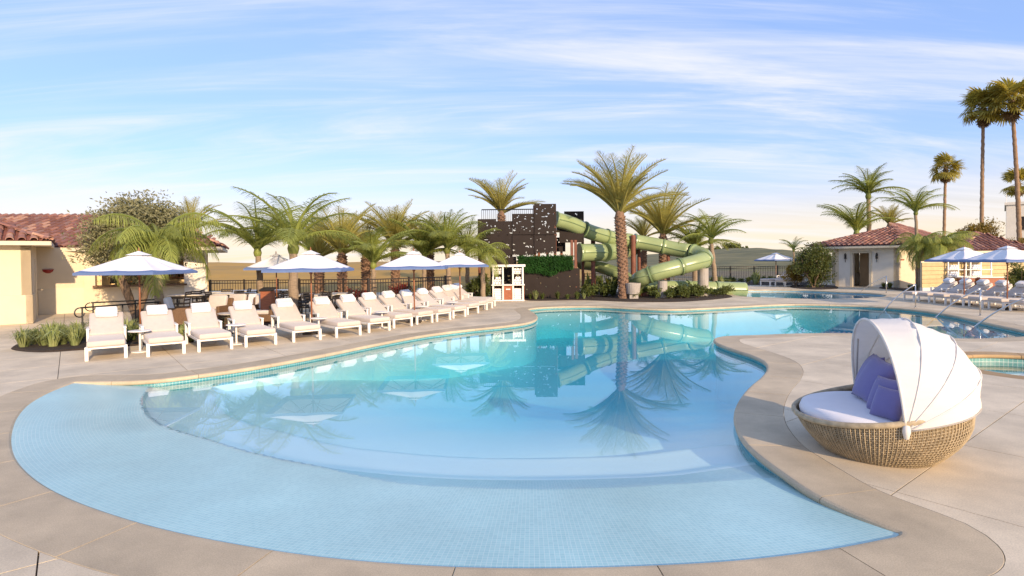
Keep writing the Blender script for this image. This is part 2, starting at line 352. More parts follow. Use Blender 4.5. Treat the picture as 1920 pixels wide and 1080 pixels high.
def inside(pts, poly):
    x, y = pts[:, 0], pts[:, 1]; r = np.zeros(len(x), bool); n = len(poly)
    for i in range(n):
        x0, y0 = poly[i]; x1, y1 = poly[(i + 1) % n]
        if y0 == y1: continue
        c = ((y0 > y) != (y1 > y)); r ^= c & (x < (x1 - x0) * (y - y0) / (y1 - y0) + x0)
    return r

# ---- coping stones, one mesh each, with a rounded nose over the water
def coping(name, inner, outer, length, mat_, nose=True, th=0.07):
    root = tag(bpy.data.objects.new(name, None), kind='structure'); COL.objects.link(root)
    n = len(inner); s = np.r_[0, np.cumsum(np.hypot(*(np.roll(inner, -1, 0) - inner).T))]; total = s[-1]
    k = max(3, int(round(total / length)))
    inn = normals(inner); ph = total / k * 0.5
    def at(t, arr):
        t = t % total; i = min(int(np.searchsorted(s, t, side='right')) - 1, n - 1); u = (t - s[i]) / (s[i + 1] - s[i] + 1e-9)
        return arr[i] * (1 - u) + arr[(i + 1) % n] * u
    for j in range(k):
        a, b = total * j / k + 0.004, total * (j + 1) / k - 0.004
        a, b = a + ph, b + ph; rows = []
        ts = [a] + [q for q in np.r_[s[:-1], s + total] if a + 1e-4 < q < b - 1e-4] + [b]; m = len(ts) - 1
        for t in ts:
            pi, po, nn = at(t, inner), at(t, outer), at(t, inn)
            d = po - pi; L = np.linalg.norm(d) + 1e-9; d = d / L
            prof = [(-0.02, -th), (-0.035, -th * .75), (-0.04, -th * .45), (-0.032, -0.014), (-0.012, -0.002), (0.012, 0.0), (L - 0.008, 0.0), (L - 0.004, -0.004), (L - 0.004, -th)]
            rows.append([(*(pi + d * x), z) for x, z in prof])
        mb = MB(); w = len(rows[0]); vv = [q for r in rows for q in r]
        ff = [(i * w + q, (i + 1) * w + q, (i + 1) * w + q + 1, i * w + q + 1) for i in range(m) for q in range(w - 1)]
        ff += [tuple(range(w)), tuple(m * w + q for q in range(w - 1, -1, -1))]
        mb.add(vv, ff); o = mb.build('coping_stone', mat_, root)
        fl = [False] * len(o.data.polygons); o.data.polygons.foreach_set('use_smooth', fl)
    return root
coping('pool_coping', POOL, POOL_O, 1.25, M_cope)
M_copew = mat('spa_coping_stone', (0.40, 0.26, 0.12), 0.7, 0.15, 2, 0.08, 140, orand=0.06)
coping('spa_coping', SPA, SPA_O, 0.9, M_copew)
coping('splash_pool_coping', SPLASH, SPLASH_O, 1.3, M_cope)

# ---- deck slabs cut along the saw joints
def filled(outer, holes, z):
    bm = bmesh.new(); es = []
    for loop in [outer] + holes:
        vv = [bm.verts.new((q[0], q[1], z)) for q in loop]
        es += [bm.edges.new((vv[i], vv[(i + 1) % len(vv)])) for i in range(len(vv))]
    bmesh.ops.triangle_fill(bm, use_beauty=True, use_dissolve=False, edges=es)
    hp = [np.array(h) for h in holes]
    bm.faces.ensure_lookup_table()
    cs = np.array([f.calc_center_median()[:2] for f in bm.faces])
    bad = np.zeros(len(cs), bool)
    for h in hp: bad |= inside(cs, h)
    bmesh.ops.delete(bm, geom=[f for f, q in zip(bm.faces[:], bad) if q], context='FACES_ONLY')
    for f in bm.faces:
        if f.normal.z < 0: f.normal_flip()
    return bm
HOLES = [POOL_O, SPA_O, SPLASH_O]
deck_rect = [(-30, 1.2), (34, 1.2), (34, 47), (-30, 47)]
bm = filled(deck_rect, HOLES, 0.0)
deck = tag(bpy.data.objects.new('deck', None), kind='structure'); COL.objects.link(deck)
SPU, OFU, SPV, OFV, GAP = 1.8, -0.2, 1.5, 0.17, 0.005
def cut_lines(ax, sp, of):
    vals = [q[0] * ax.x + q[1] * ax.y for q in deck_rect]; k0, k1 = math.floor((min(vals) - of) / sp), math.ceil((max(vals) - of) / sp)
    for k in range(k0, k1 + 1):
        for g in (-GAP, GAP):
            bmesh.ops.bisect_plane(bm, geom=bm.verts[:] + bm.edges[:] + bm.faces[:], dist=1e-5, plane_co=ax * (of + sp * k + g), plane_no=ax)
cut_lines(UX, SPU, OFU); cut_lines(VX, SPV, OFV)
cells = {}
for f in bm.faces:
    c = f.calc_center_median(); u = (c.dot(UX) - OFU) / SPU; v = (c.dot(VX) - OFV) / SPV
    if abs(u - round(u)) * SPU < GAP * 1.02 or abs(v - round(v)) * SPV < GAP * 1.02: continue
    cells.setdefault((math.floor(u), math.floor(v)), []).append(f)
def slab_mesh(faces, th, solid=True):
    ids = {}; vv = []; ff = []
    for f in faces:
        r = []
        for q in f.verts:
            if q.index not in ids: ids[q.index] = len(vv); vv.append(tuple(q.co))
            r.append(ids[q.index])
        ff.append(tuple(r))
    if solid:
        ec = {}
        for f in ff:
            for i in range(len(f)):
                e = (f[i], f[(i + 1) % len(f)]); ec[e] = 1
        n = len(vv); vv += [(x, y, z - th) for x, y, z in vv]
        for (a, b) in list(ec):
            if (b, a) not in ec: ff.append((b, a, n + a, n + b))
    return vv, ff
bm.verts.index_update()
far = MB()
for key, fs in cells.items():
    c = sum((f.calc_center_median() * f.calc_area() for f in fs), Vector()) / max(1e-9, sum(f.calc_area() for f in fs))
    vv, ff = slab_mesh(fs, 0.035)
    inview = c.y < 19 and abs(c.x) < c.y * 0.93 + 2.2
    m = MB(); m.add(vv, ff)
    if inview: m.build('slab', M_deck, deck)
    else: far.add(vv, ff)
tag(far.build('far_slab', M_deck, deck), kind='stuff')
bm.free()
bm = filled([(-900, -300), (900, -300), (900, 1500), (-900, 1500)], HOLES, -0.03)
me = bpy.data.meshes.new('ground'); bm.to_mesh(me); bm.free(); me.materials.append(M_sub); me.materials.append(M_earth)
for p in me.polygons: p.material_index = 0
tag(obj('ground', me), kind='structure')
bm = filled([(-900, -300), (900, -300), (900, 1500), (-900, 1500)], [np.array(deck_rect, float)], -0.02)
me = bpy.data.meshes.new('terrain'); bm.to_mesh(me); bm.free(); me.materials.append(M_earth); tag(obj('terrain', me), kind='structure')

# ---- pool shell: sloping beach entry, steps, floor, walls with a waterline tile band
BC = np.array((0.37, 11.32)); BR = 7.85
a1_px = [(291, 716), (281, 734), (273, 746), (277, 766), (297, 787), (338, 805), (391, 819), (468, 842), (558, 862), (600, 867), (722, 880), (844, 888), (967, 890.5), (1089, 889), (1260, 882), (1346, 871), (1425, 860)]
a2_px = [(291, 716), (281, 734), (272, 746), (276, 766), (296, 788), (337, 806), (390, 820), (467, 843.5), (556, 864), (600, 873), (681, 892.6), (763, 907), (844, 912), (1007, 917), (1170, 913), (1260, 907), (1346, 902), (1470, 893)]
def polar(pxs, z):
    w = catmull([G(*q, z) for q in pxs], 0.05); d = w - BC; ph = np.unwrap(np.arctan2(d[:, 1], d[:, 0])); ph = np.where(ph > 0, ph - 2 * PI, ph)
    i = np.argsort(ph); return ph[i], np.hypot(*d.T)[i]
ph1, r1 = polar(a1_px, WL); ph2, r2 = polar(a2_px, WL)
M_beach = mosaic('beach_mosaic', (0.33, 0.575, 0.59), (0.39, 0.635, 0.64), (0.60, 0.74, 0.72), 0.034, polar=(BC[0], BC[1], BR), rough=0.3)
_t = M_beach.node_tree; _b = _t.nodes['Principled BSDF']; _src = _b.inputs['Base Color'].links[0].from_socket       # tile ends and plaster begins along one line
_a = _t.nodes.new('ShaderNodeAttribute'); _a.attribute_name = 'tile_side'; _mr = _t.nodes.new('ShaderNodeMapRange'); _mr.inputs[1].default_value = -0.006; _mr.inputs[2].default_value = 0.006; _t.links.new(_a.outputs['Fac'], _mr.inputs[0])
_m = _t.nodes.new('ShaderNodeMix'); _m.data_type = 'RGBA'; _t.links.new(_mr.outputs[0], _m.inputs[0]); _m.inputs[6].default_value = (0.67, 0.86, 0.86, 1); _t.links.new(_src, _m.inputs[7]); _t.links.new(_m.outputs[2], _b.inputs['Base Color'])
M_band = mosaic('waterline_mosaic', (0.05, 0.28, 0.33), (0.08, 0.36, 0.40), (0.45, 0.62, 0.62), 0.05)
ARC1 = resample(catmull([G(*q, WL) for q in a1_px], 0.05), 0.07, False)
def floor_z(x, y):
    dx, dy = x - BC[0], y - BC[1]; r = np.hypot(dx, dy); ph = np.arctan2(dy, dx); ph = np.where(ph > PI / 2, ph - 2 * PI, ph)
    ra = np.interp(ph, ph1, r1); rb = np.maximum(np.interp(ph, ph2, r2), ra + 0.03)
    low = (ph > ph1[0] - 0.16) & (ph < ph1[-1] + 0.12)
    ra = np.where(low, ra, 60.0); rb = np.where(low, rb, 60.0)
    fx, fy = np.ravel(x), np.ravel(y); q = np.empty(len(fx))              # distance to the waterline step
    for i0 in range(0, len(fx), 20000): q[i0:i0 + 20000] = np.sqrt(np.min((fx[i0:i0 + 20000, None] - ARC1[None, :, 0]) ** 2 + (fy[i0:i0 + 20000, None] - ARC1[None, :, 1]) ** 2, axis=1))
    q = q.reshape(np.shape(x))
    # keep the deep part continuous away from the beach
    beach = np.clip((r - rb) / np.maximum(BR - rb, 0.05), 0, 1)
    z = np.where(r >= rb, WL * (1 - beach) - 0.014 * beach, 0)
    st = np.clip((rb - r) / np.maximum(rb - ra, 0.02), 0, 1)
    z = np.where((r < rb) & (r >= ra), WL - 0.05 * st, z)
    def sm(a, b, t): u = np.clip((t - a) / (b - a), 0, 1); return u * u * (3 - 2 * u)
    zin = WL - 0.05 - 0.07 * sm(0, 0.30, q) - 0.03 * sm(0.1, 0.95, q) - 0.12 * sm(0.85, 1.10, q) - 0.9 * sm(1.2, 7.5, q)
    return np.where(r < ra, zin, z), np.clip(r - ra, -1, 1)
def grid_floor(poly, step, zf, name, mats):
    exp = poly + normals(poly) * 0.22
    x0, y0 = exp.min(0); x1, y1 = exp.max(0)
    xs = np.arange(x0, x1 + step, step); ys = np.arange(y0, y1 + step, step)
    X, Y = np.meshgrid(xs, ys); Z, T = zf(X, Y)
    cx, cy = (X[:-1, :-1] + step / 2).ravel(), (Y[:-1, :-1] + step / 2).ravel()
    keep = inside(np.c_[cx, cy], exp[::3]); nx = len(xs); idx = np.arange(len(cx)); ii, jj = idx // (nx - 1), idx % (nx - 1)
    f = np.c_[ii * nx + jj, ii * nx + jj + 1, (ii + 1) * nx + jj + 1, (ii + 1) * nx + jj][keep]
    me = bpy.data.meshes.new(name); me.from_pydata(np.c_[X.ravel(), Y.ravel(), Z.ravel()].tolist(), [], f.tolist())
    for m in mats: me.materials.append(m)
    at_ = me.attributes.new('tile_side', 'FLOAT', 'POINT'); at_.data.foreach_set('value', T.ravel().astype(np.float32)); me.polygons.foreach_set('use_smooth', np.ones(len(f), bool)); me.update()
    return me
fl = obj('pool_floor', grid_floor(POOL, 0.06, floor_z, 'pool_floor', [M_beach, M_plaster])); tag(fl, kind='structure')
def wall_strip(poly, z0, z1, name, m, parent, out=0.0, zmin=None):
    p = poly + normals(poly) * out; n = len(p); s = np.r_[0, np.cumsum(np.hypot(*(np.roll(p, -1, 0) - p).T))]
    vv, ff, uv = [], [], []
    for i in range(n):
        vv += [(p[i][0], p[i][1], z0), (p[i][0], p[i][1], z1)]
    for i in range(n):
        j = (i + 1) % n; ff.append((2 * i, 2 * i + 1, 2 * j + 1, 2 * j)); uv += [(s[i], z0), (s[i], z1), (s[i + 1], z1), (s[i + 1], z0)]
    me = bpy.data.meshes.new(name); me.from_pydata(vv, [], ff); me.materials.append(m)
    l = me.uv_layers.new(name='UVMap'); l.data.foreach_set('uv', [q for t in uv for q in t]); me.update()
    return obj(name, me, parent)
tag(wall_strip(POOL, -1.6, -0.24, 'pool_wall', M_plaster, None, 0.012), kind='structure')
tag(wall_strip(POOL, -0.25, -0.03, 'waterline_tile_band', M_band, None, 0.008), kind='structure')
flat = lambda d: (lambda x, y: (np.full_like(x, d), np.full_like(x, -1.0)))
M_spap = mat('spa_plaster', (0.45, 0.66, 0.66), 0.5, 0.05, 2)
M_splp = mat('splash_plaster', (0.42, 0.62, 0.72), 0.5, 0.05, 2)
tag(obj('spa_floor', grid_floor(SPA, 0.12, flat(-0.75), 'spa_floor', [M_spap, M_spap])), kind='structure')
tag(wall_strip(SPA, -0.8, -0.32, 'spa_wall', M_spap, None, 0.012), kind='structure')
M_band2 = mosaic('spa_mosaic', (0.16, 0.36, 0.33), (0.20, 0.42, 0.38), (0.62, 0.66, 0.60), 0.07)
tag(wall_strip(SPA, -0.33, -0.03, 'spa_tile_band', M_band2, None, 0.008), kind='structure')
tag(obj('splash_pool_floor', grid_floor(SPLASH, 0.3, flat(-0.8), 'splash_pool_floor', [M_splp, M_splp])), kind='structure')
tag(wall_strip(SPLASH, -0.85, -0.03, 'splash_pool_wall', M_splp, None, 0.01), kind='structure')

# ---- water: mirror-still surface over an absorbing body
def water_mat(name, absorb, dens, bump, bs):
    m = bpy.data.materials.new(name); m.use_nodes = True; t = m.node_tree; n = t.nodes; l = t.links
    for q in list(n):
        if q.type != 'OUTPUT_MATERIAL': n.remove(q)
    o = [q for q in n if q.type == 'OUTPUT_MATERIAL'][0]
    tr = n.new('ShaderNodeBsdfTransparent'); gl = n.new('ShaderNodeBsdfGlossy'); gl.inputs['Roughness'].default_value = 0.0
    fr = n.new('ShaderNodeFresnel'); ge = n.new('ShaderNodeNewGeometry'); mi = n.new('ShaderNodeMapRange'); mi.inputs[3].default_value = 1.58; mi.inputs[4].default_value = 1 / 1.58; l.new(ge.outputs['Backfacing'], mi.inputs[0]); l.new(mi.outputs[0], fr.inputs[0])   # same reflectance from below
    mx = n.new('ShaderNodeMixShader'); l.new(fr.outputs[0], mx.inputs[0]); l.new(tr.outputs[0], mx.inputs[1]); l.new(gl.outputs[0], mx.inputs[2]); l.new(mx.outputs[0], o.inputs[0])
    tcn = n.new('ShaderNodeTexCoord'); mp = n.new('ShaderNodeMapping'); mp.inputs['Scale'].default_value = (1.0, 0.6, 1); l.new(tcn.outputs['Object'], mp.inputs[0])
    ns = n.new('ShaderNodeTexNoise'); ns.inputs['Scale'].default_value = bs; ns.inputs['Detail'].default_value = 2; l.new(mp.outputs[0], ns.inputs['Vector'])
    bp = n.new('ShaderNodeBump'); bp.inputs['Strength'].default_value = bump; bp.inputs['Distance'].default_value = 0.01
    l.new(ns.outputs[0], bp.inputs['Height']); l.new(bp.outputs[0], gl.inputs['Normal']); l.new(bp.outputs[0], fr.inputs['Normal'])
    va = n.new('ShaderNodeVolumeAbsorption'); va.inputs[0].default_value = (*absorb, 1); va.inputs[1].default_value = dens; l.new(va.outputs[0], o.inputs['Volume'])
    return m
M_water = water_mat('pool_water', (0.10, 0.76, 0.88), 0.26, 0.035, 1.3)
def water(name, poly, z, zb, m):
    p = poly + normals(poly) * 0.05; p = p[::2]; n = len(p)
    bm = filled(p, [], z); me0 = bpy.data.meshes.new('t'); bm.to_mesh(me0); bm.free()
    v = [tuple(q.co) for q in me0.vertices]; f = [tuple(q.vertices) for q in me0.polygons]; k = len(v)
    mb = MB(); mb.add(v, f); mb.add([(x, y, zb) for x, y, _ in v], [q[::-1] for q in f])
    ring = [(q[0], q[1], z) for q in p] + [(q[0], q[1], zb) for q in p]
    mb.add(ring, [(i, n + i, n + (i + 1) % n, (i + 1) % n) for i in range(n)])
    me = mb.mesh(name, m, merge=True); o = obj(name, me); return tag(o, kind='structure')
water('pool_water', POOL, WL, -1.75, M_water)
water('spa_water', SPA, -0.15, -0.95, M_water)
water('splash_pool_water', SPLASH, WL, -1.0, M_water)

# ---- terrain behind: golden hill on the left, green hill on the right
M_hillg = mat('dry_grass_hill', (0.52, 0.29, 0.045), 0.95, 0.0, 0.14, 0.6, 0.8, col2=(0.30, 0.20, 0.06), detail=9)
M_hilld = mat('scrub_hill', (0.22, 0.19, 0.075), 0.95, 0.0, 0.16, 1.0, 0.6, col2=(0.075, 0.085, 0.035), detail=9)
def hill(name, prof, Y0, Y1, m, base=-1.0):
    # prof: list of (px, py) ridge line; the ridge stands at Y1, the foot at Y0
    pr = [P(px, py, Y1) for px, py in prof]; xs = np.linspace(pr[0].x, pr[-1].x, 90); zs = np.interp(xs, [q.x for q in pr], [q.z for q in pr])
    rng = np.random.RandomState(3); k = 30; vv = []
    bump = np.interp(np.arange(90), np.linspace(0, 89, 24), rng.uniform(-1, 1, 24))
    for j in range(k + 8):
        t = j / (k - 1); y = Y0 + (Y1 - Y0) * t; s_ = math.sin(min(t, 1.0) * PI / 2) if t <= 1 else max(0.0, 1 - 0.9 * (t - 1) ** 1.0)
        for i in range(90):
            w = 0.06 * zs[i] * bump[(i + j * 2) % 90] * math.sin(PI * min(t, 1)) ** 0.5
            vv.append((xs[i] * (0.55 + 0.45 * min(t, 1.3)), y, base + (zs[i] - base) * s_ + w))
    mb = MB(); mb.add(vv, [(j * 90 + i, j * 90 + i + 1, (j + 1) * 90 + i + 1, (j + 1) * 90 + i) for j in range(k + 7) for i in range(89)])
    return tag(mb.build(name, m, smooth=True), kind='structure')
hill('golden_hill', [(-700, 500), (-100, 496), (200, 494), (420, 492), (560, 495), (700, 490), (800, 492), (900, 488), (1000, 492), (1100, 500)], 31, 72, M_hillg, -0.25)
hill('green_hill', [(1000, 500), (1100, 487), (1200, 478), (1290, 472), (1360, 466), (1400, 472), (1440, 482), (1480, 486), (1540, 482), (1600, 478), (1700, 482), (1850, 470), (2300, 460), (2900, 470)], 52, 240, M_hilld)
# ================================================================== BUILDINGS
def loc2(o, d): return Vector((o.x + d.x, o.y + d.y, 0))
TILE = None
def tile_mesh():
    mb = MB(); L = 0.56; n = 7; vv = []
    for x, r, z in ((0.0, 0.105, 0.018), (L, 0.085, 0.0)):
        for k in range(n):
            a = PI * k / (n - 1); vv.append((x, r * math.cos(a), z + r * 0.85 * math.sin(a)))
        for k in range(n):
            a = PI * k / (n - 1); vv.append((x, (r - .018) * math.cos(a), z + (r * 0.85 - .018) * math.sin(a)))
    w = 2 * n
    ff = [(k, k + 1, w + k + 1, w + k) for k in range(n - 1)] + [(n + k + 1, n + k, w + n + k, w + n + k + 1) for k in range(n - 1)]
    ff += [(k + 1, k, n + k, n + k + 1) for k in range(n - 1)]
    mb.add(vv, ff); return mb.mesh('roof_tile', M_tile, smooth=False)
TILE_ME = tile_mesh()
def tile_slope(roof, eave_a, eave_b, ridge_a, ridge_b, maxn=300, px_range=(-60, 2000), pitch=0.29, row=0.46, world=Matrix.Identity(4)):
    """barrel tiles laid over the slope eave_a-eave_b (bottom) to ridge_a-ridge_b (top), world coordinates"""
    ex = (eave_b - eave_a); Lx = ex.length; ex.normalize()
    mid = (ridge_a + ridge_b) / 2 - eave_a; up = mid - ex * mid.dot(ex); H = up.length; up.normalize(); nrm = ex.cross(up).normalized()
    if nrm.z < 0: nrm = -nrm
    ra, rb = (ridge_a - eave_a).dot(ex), (ridge_b - eave_a).dot(ex)
    inv = world.inverted(); cnt = 0; rest = MB()
    R = Matrix((up, nrm.cross(up), nrm)).transposed().to_4x4()
    for j in range(int(H / row) + 1):
        t = j * row / H; lo, hi = ra * t, Lx + (rb - Lx) * t
        for i in range(int(Lx / pitch) + 1):
            x = (i + 0.5) * pitch
            if x < lo + 0.05 or x > hi - 0.05: continue
            p = eave_a + ex * x + up * (j * row - 0.06) + nrm * 0.035
            px = 960 + FPX * p.x / p.y
            if not (px_range[0] < px < px_range[1]): continue
            m = Matrix.Translation(p) @ R @ Matrix.Rotation(random.uniform(-0.03, 0.03), 4, 'Z')
            if cnt < maxn:
                o = obj('tile', TILE_ME, roof); o.matrix_parent_inverse = Matrix.Identity(4); o.matrix_local = inv @ m; cnt += 1
            else:
                mm = inv @ m; rest.add([mm @ v.co for v in TILE_ME.vertices], [tuple(f.vertices) for f in TILE_ME.polygons])
    if rest.v: tag(rest.build('tile_field', M_tile, roof), kind='stuff')
def ridge_caps(roof, a, b, world):
    inv = world.inverted(); d = (b - a); n = max(1, int(d.length / 0.42)); d.normalize()
    s = d.cross(Vector((0, 0, 1))).normalized(); u = s.cross(d).normalized()
    R = Matrix((d, -s, u)).transposed().to_4x4()
    for k in range(n):
        o = obj('ridge_tile', TILE_ME, roof); o.matrix_local = inv @ (Matrix.Translation(a + d * (k * 0.42) + Vector((0, 0, 0.03))) @ R @ Matrix.Diagonal((1, 1.2, 1.1, 1)))
def roof_hip(bld, world, c, zc, ov_mat, ridge, maxn=300, slopes=(0, 1), px_range=(-60, 2000)):
    """c: four eave corners (world xy, ccw), ridge: two ridge points; slopes: which sides carry modelled tiles"""
    inv = world.inverted(); E4 = [Vector((q[0], q[1], zc)) for q in c]
    Ra, Rb = Vector(ridge[0]), Vector(ridge[1])
    mb = MB(); w = [inv @ q for q in E4 + [Ra, Rb]]
    mb.add(w, [(0, 1, 5, 4), (1, 2, 5), (2, 3, 4, 5), (3, 0, 4)])
    roof = mb.build('roof', M_tileb, bld)
    fb = MB()
    for i in range(4):                                           # fascia / gutter
        a, b = E4[i], E4[(i + 1) % 4]; d = (b - a).normalized(); n_ = Vector((d.y, -d.x, 0))
        q = [a + n_ * .03, b + n_ * .03, b - n_ * .05, a - n_ * .05]
        fb.add([inv @ Vector((p.x, p.y, zc + z)) for z in (-.14, -.01) for p in q], [(0, 1, 5, 4), (2, 3, 7, 6), (0, 3, 2, 1), (4, 5, 6, 7), (1, 2, 6, 5), (0, 4, 7, 3)])
    fb.add([inv @ Vector((q.x, q.y, zc - .10)) for q in E4], [(3, 2, 1, 0)])
    fb.build('eave_board', ov_mat, roof)
    quads = [(E4[0], E4[1], Ra, Rb), (E4[1], E4[2], Rb, Rb), (E4[2], E4[3], Rb, Ra), (E4[3], E4[0], Ra, Ra)]
    for s in slopes:
        a, b, r0, r1 = quads[s]; tile_slope(roof, a.copy(), b.copy(), r0, r1, maxn, px_range, world=world)
    for a, b in ((Ra, Rb), (E4[0], Ra), (E4[1], Rb), (E4[2], Rb), (E4[3], Ra)):
        if (b - a).length > 0.3: ridge_caps(roof, a, b, world)
    return roof
def wallbox(bld, world, a, b, z0, z1, th, m, name='wall', bev=None):
    """a wall from a to b (world xy), its outer face on the right-hand side of a->b"""
    a = Vector((a[0], a[1], 0)); b = Vector((b[0], b[1], 0)); d = (b - a).normalized(); n_ = Vector((-d.y, d.x, 0)) * th
    mb = MB(); mb.prism([a, b, b + n_, a + n_], z0, z1)
    inv = world.inverted(); mb.v = [tuple(inv @ Vector(q)) for q in mb.v]
    return mb.build(name, m, bld, bevel=bev)

# ---- bar building on the left
barO = Vector((-18.2, 22.4, 0)); WB = Matrix.Translation(barO)
bar = thing('bar_building', 'cream stucco poolside bar with terracotta tiled roofs at far left', 'building', barO)
C0 = G(61, 606.5)                                         # near corner of the front block
Lw = C0 - UX * 7.5; D1 = C0 + VX * 3.9                    # front wall goes left, side wall goes back
wallbox(bar, WB, Lw, C0, 0, 2.62, 0.25, M_stucco)
wallbox(bar, WB, Lw - VX * .03 - UX * 0.0, C0 - VX * .03 + UX * .03, 0, 0.93, 0.2, M_stucco, 'wainscot', (0.02, 2))
wallbox(bar, WB, C0 - VX * 0.0, D1, 0, 2.62, 0.25, M_stucco)
wallbox(bar, WB, C0 - VX * .03 + UX * .03, C0 + UX * .03 + VX * 1.6, 0, 0.93, 0.2, M_stucco, 'wainscot', (0.02, 2))
dm = wallbox(bar, WB, C0 + UX * .02 + VX * 2.3, C0 + UX * .02 + VX * 3.2, 0.02, 2.1, 0.1, M_trim, 'door')
hb = MB(); hp_ = C0 + UX * .05 + VX * 2.42 - barO; hb.tube([(hp_.x, hp_.y, 1.0), (hp_.x + .08, hp_.y + .05, 1.0), (hp_.x + .06, hp_.y + .15, 1.0)], 0.02, 6); hb.build('handle', M_steel, dm)
E1 = D1 + UX * 0.95                                        # short wall with the red bowl
wallbox(bar, WB, D1, E1 + UX * .6, 0, 2.55, 0.3, M_stucco)
wallbox(bar, WB, D1 + UX * .02 - VX * .02, E1 + UX * .55 - VX * .02, 0, 0.98, 0.2, M_trim, 'wainscot')
B0 = Vector((E1.x + .42, E1.y + .22, 0)); B1 = Vector((-13.0, 24.1, 0)); bd = (B1 - B0).normalized(); bn = Vector((-bd.y, bd.x, 0)); bl = (B1 - B0).length
wallbox(bar, WB, B0, B0 + bd * .35, 0, 2.55, 0.35, M_stucco, 'pier')
wallbox(bar, WB, B0 + bd * .35, B0 + bd * 3.4, 0, 0.98, 0.25, M_stucco, 'bar_front')
wallbox(bar, WB, B0 + bd * .30 - bn * .25, B0 + bd * 3.5 - bn * .25, 0.98, 1.05, 0.6, M_wicker, 'counter', (0.01, 2))
wallbox(bar, WB, B0 + bd * .35, B0 + bd * 3.4, 2.12, 2.55, 0.3, M_stucco, 'lintel')
wallbox(bar, WB, B0 + bd * 3.4, B1, 0, 2.55, 0.35, M_stucco)
wallbox(bar, WB, B0 + bd * (bl - .85) - bn * .06, B1 - bn * .06, 0, 2.4, 0.3, M_stuccow, 'white_pier')
wallbox(bar, WB, B1, Vector((-15.3, 28.0, 0)), 0, 2.55, 0.3, M_stucco)
wallbox(bar, WB, B0 + bn * 2.6, B0 + bd * bl + bn * 2.6, 0, 2.55, 0.2, M_glow, 'back_bar_wall')
wallbox(bar, WB, B0 + bd * .36 + bn * 2.6, B0 + bd * .36 + bn * .35, 0, 2.55, 0.15, M_glow, 'side_wall')
sh = wallbox(bar, WB, B0 + bd * 1.0 + bn * 2.3, B0 + bd * 3.6 + bn * 2.3, 1.25, 1.29, 0.25, M_wood, 'back_shelf')
for k in range(14):
    mb = MB(); c = B0 + bd * (1.1 + k * .18) + bn * 2.42 - barO; h = random.uniform(.16, .26)
    mb.lathe([(0, 0), (.04, 0), (.04, h * .6), (.015, h * .75), (.015, h), (0, h)], 8, (c.x, c.y, 1.29))
    mb.build('bottle', [M_redb, M_wicker, M_trim, M_gold][k % 4], sh)
roof_hip(bar, WB, [(-25, 20.9), (-11.6, 22.6), (-14.6, 29.0), (-25.5, 30)], 2.55, M_trim, [(-24.0, 25.8, 4.10), (-16.2, 26.2, 3.98)], 300, (0, 1), (-40, 440))
e0 = C0 - VX * .45 + UX * .5
roof_hip(bar, WB, [e0 - UX * 7.5, e0, e0 + VX * 6.5, e0 - UX * 7.5 + VX * 6.5], 2.66, M_trim, [tuple(C0 - UX * 5.5 + VX * 2.8 + Vector((0, 0, 3.95))), tuple(C0 - UX * 2.6 + VX * 2.8 + Vector((0, 0, 3.95)))], 120, (0, 1), (-40, 200))
# things at the bar
q = P(90, 505, 21.6)
o = thing('wall_planter', 'red half-round bowl planter fixed on the cream wall beside the bar', 'planter', q)
mb = MB(); mb.lathe([(0, -.16), (.09, -.15), (.16, -.09), (.2, 0), (.18, 0), (.1, -.1), (0, -.12)], 16); mb.build('bowl', M_redb, o, smooth=True)
mb = MB(); mb.tube([(0, 0, -.16), (0.01, 0, -.55), (0.005, 0.0, -.9)], 0.006, 5); mb.build('hanging_cord', M_wood, o)
q = B0 + bd * .55 + bn * .2
o = thing('patio_heater', 'dark wall heater hung at the upper left of the bar opening', 'heater', (q.x, q.y, 1.9))
mb = MB(); mb.box((0.12, 0, .06), (0.55, .12, .1), Matrix.Rotation(.35, 3, 'Y')); mb.build('housing', M_dark, o, bevel=(.01, 1)); mb = MB(); mb.tube([(0.1, .02, .06), (0.1, .02, .22)], .015, 6); mb.build('bracket', M_dark, o)
q = B0 + bd * 1.0 + bn * 0.1
o = thing('cash_register', 'small dark register screen on the bar counter', 'register', (q.x, q.y, 1.05))
mb = MB(); mb.box((0, 0, .2), (.42, .04, .28), Matrix.Rotation(-.15, 3, 'X')); mb.build('screen', M_dark, o, bevel=(.008, 1)); mb = MB(); mb.tube([(0, .03, 0), (0, .03, .15)], .03, 8); mb.box((0, .03, .01), (.24, .2, .02)); mb.build('stand', M_iron, o)
q = B0 + bd * 1.55 + bn * 0.1
o = thing('fruit_bowl', 'bowl of oranges standing on the bar counter', 'bowl', (q.x, q.y, 1.05))
mb = MB(); mb.lathe([(0, 0), (.08, 0), (.2, .1), (.19, .1), (.07, .02), (0, .02)], 14); mb.build('bowl', M_wicker, o)
M_orange = mat('orange_fruit', (0.75, 0.26, 0.03), 0.5)
for k in range(7):
    a = k * 1.05; mb = MB(); mb.lathe([(0, -.05), (.035, -.035), (.05, 0), (.035, .035), (0, .05)], 8, (math.cos(a) * .1 * (k > 0), math.sin(a) * .1 * (k > 0), .12 + .05 * (k == 0))); mb.build('orange', M_orange, o, smooth=True)
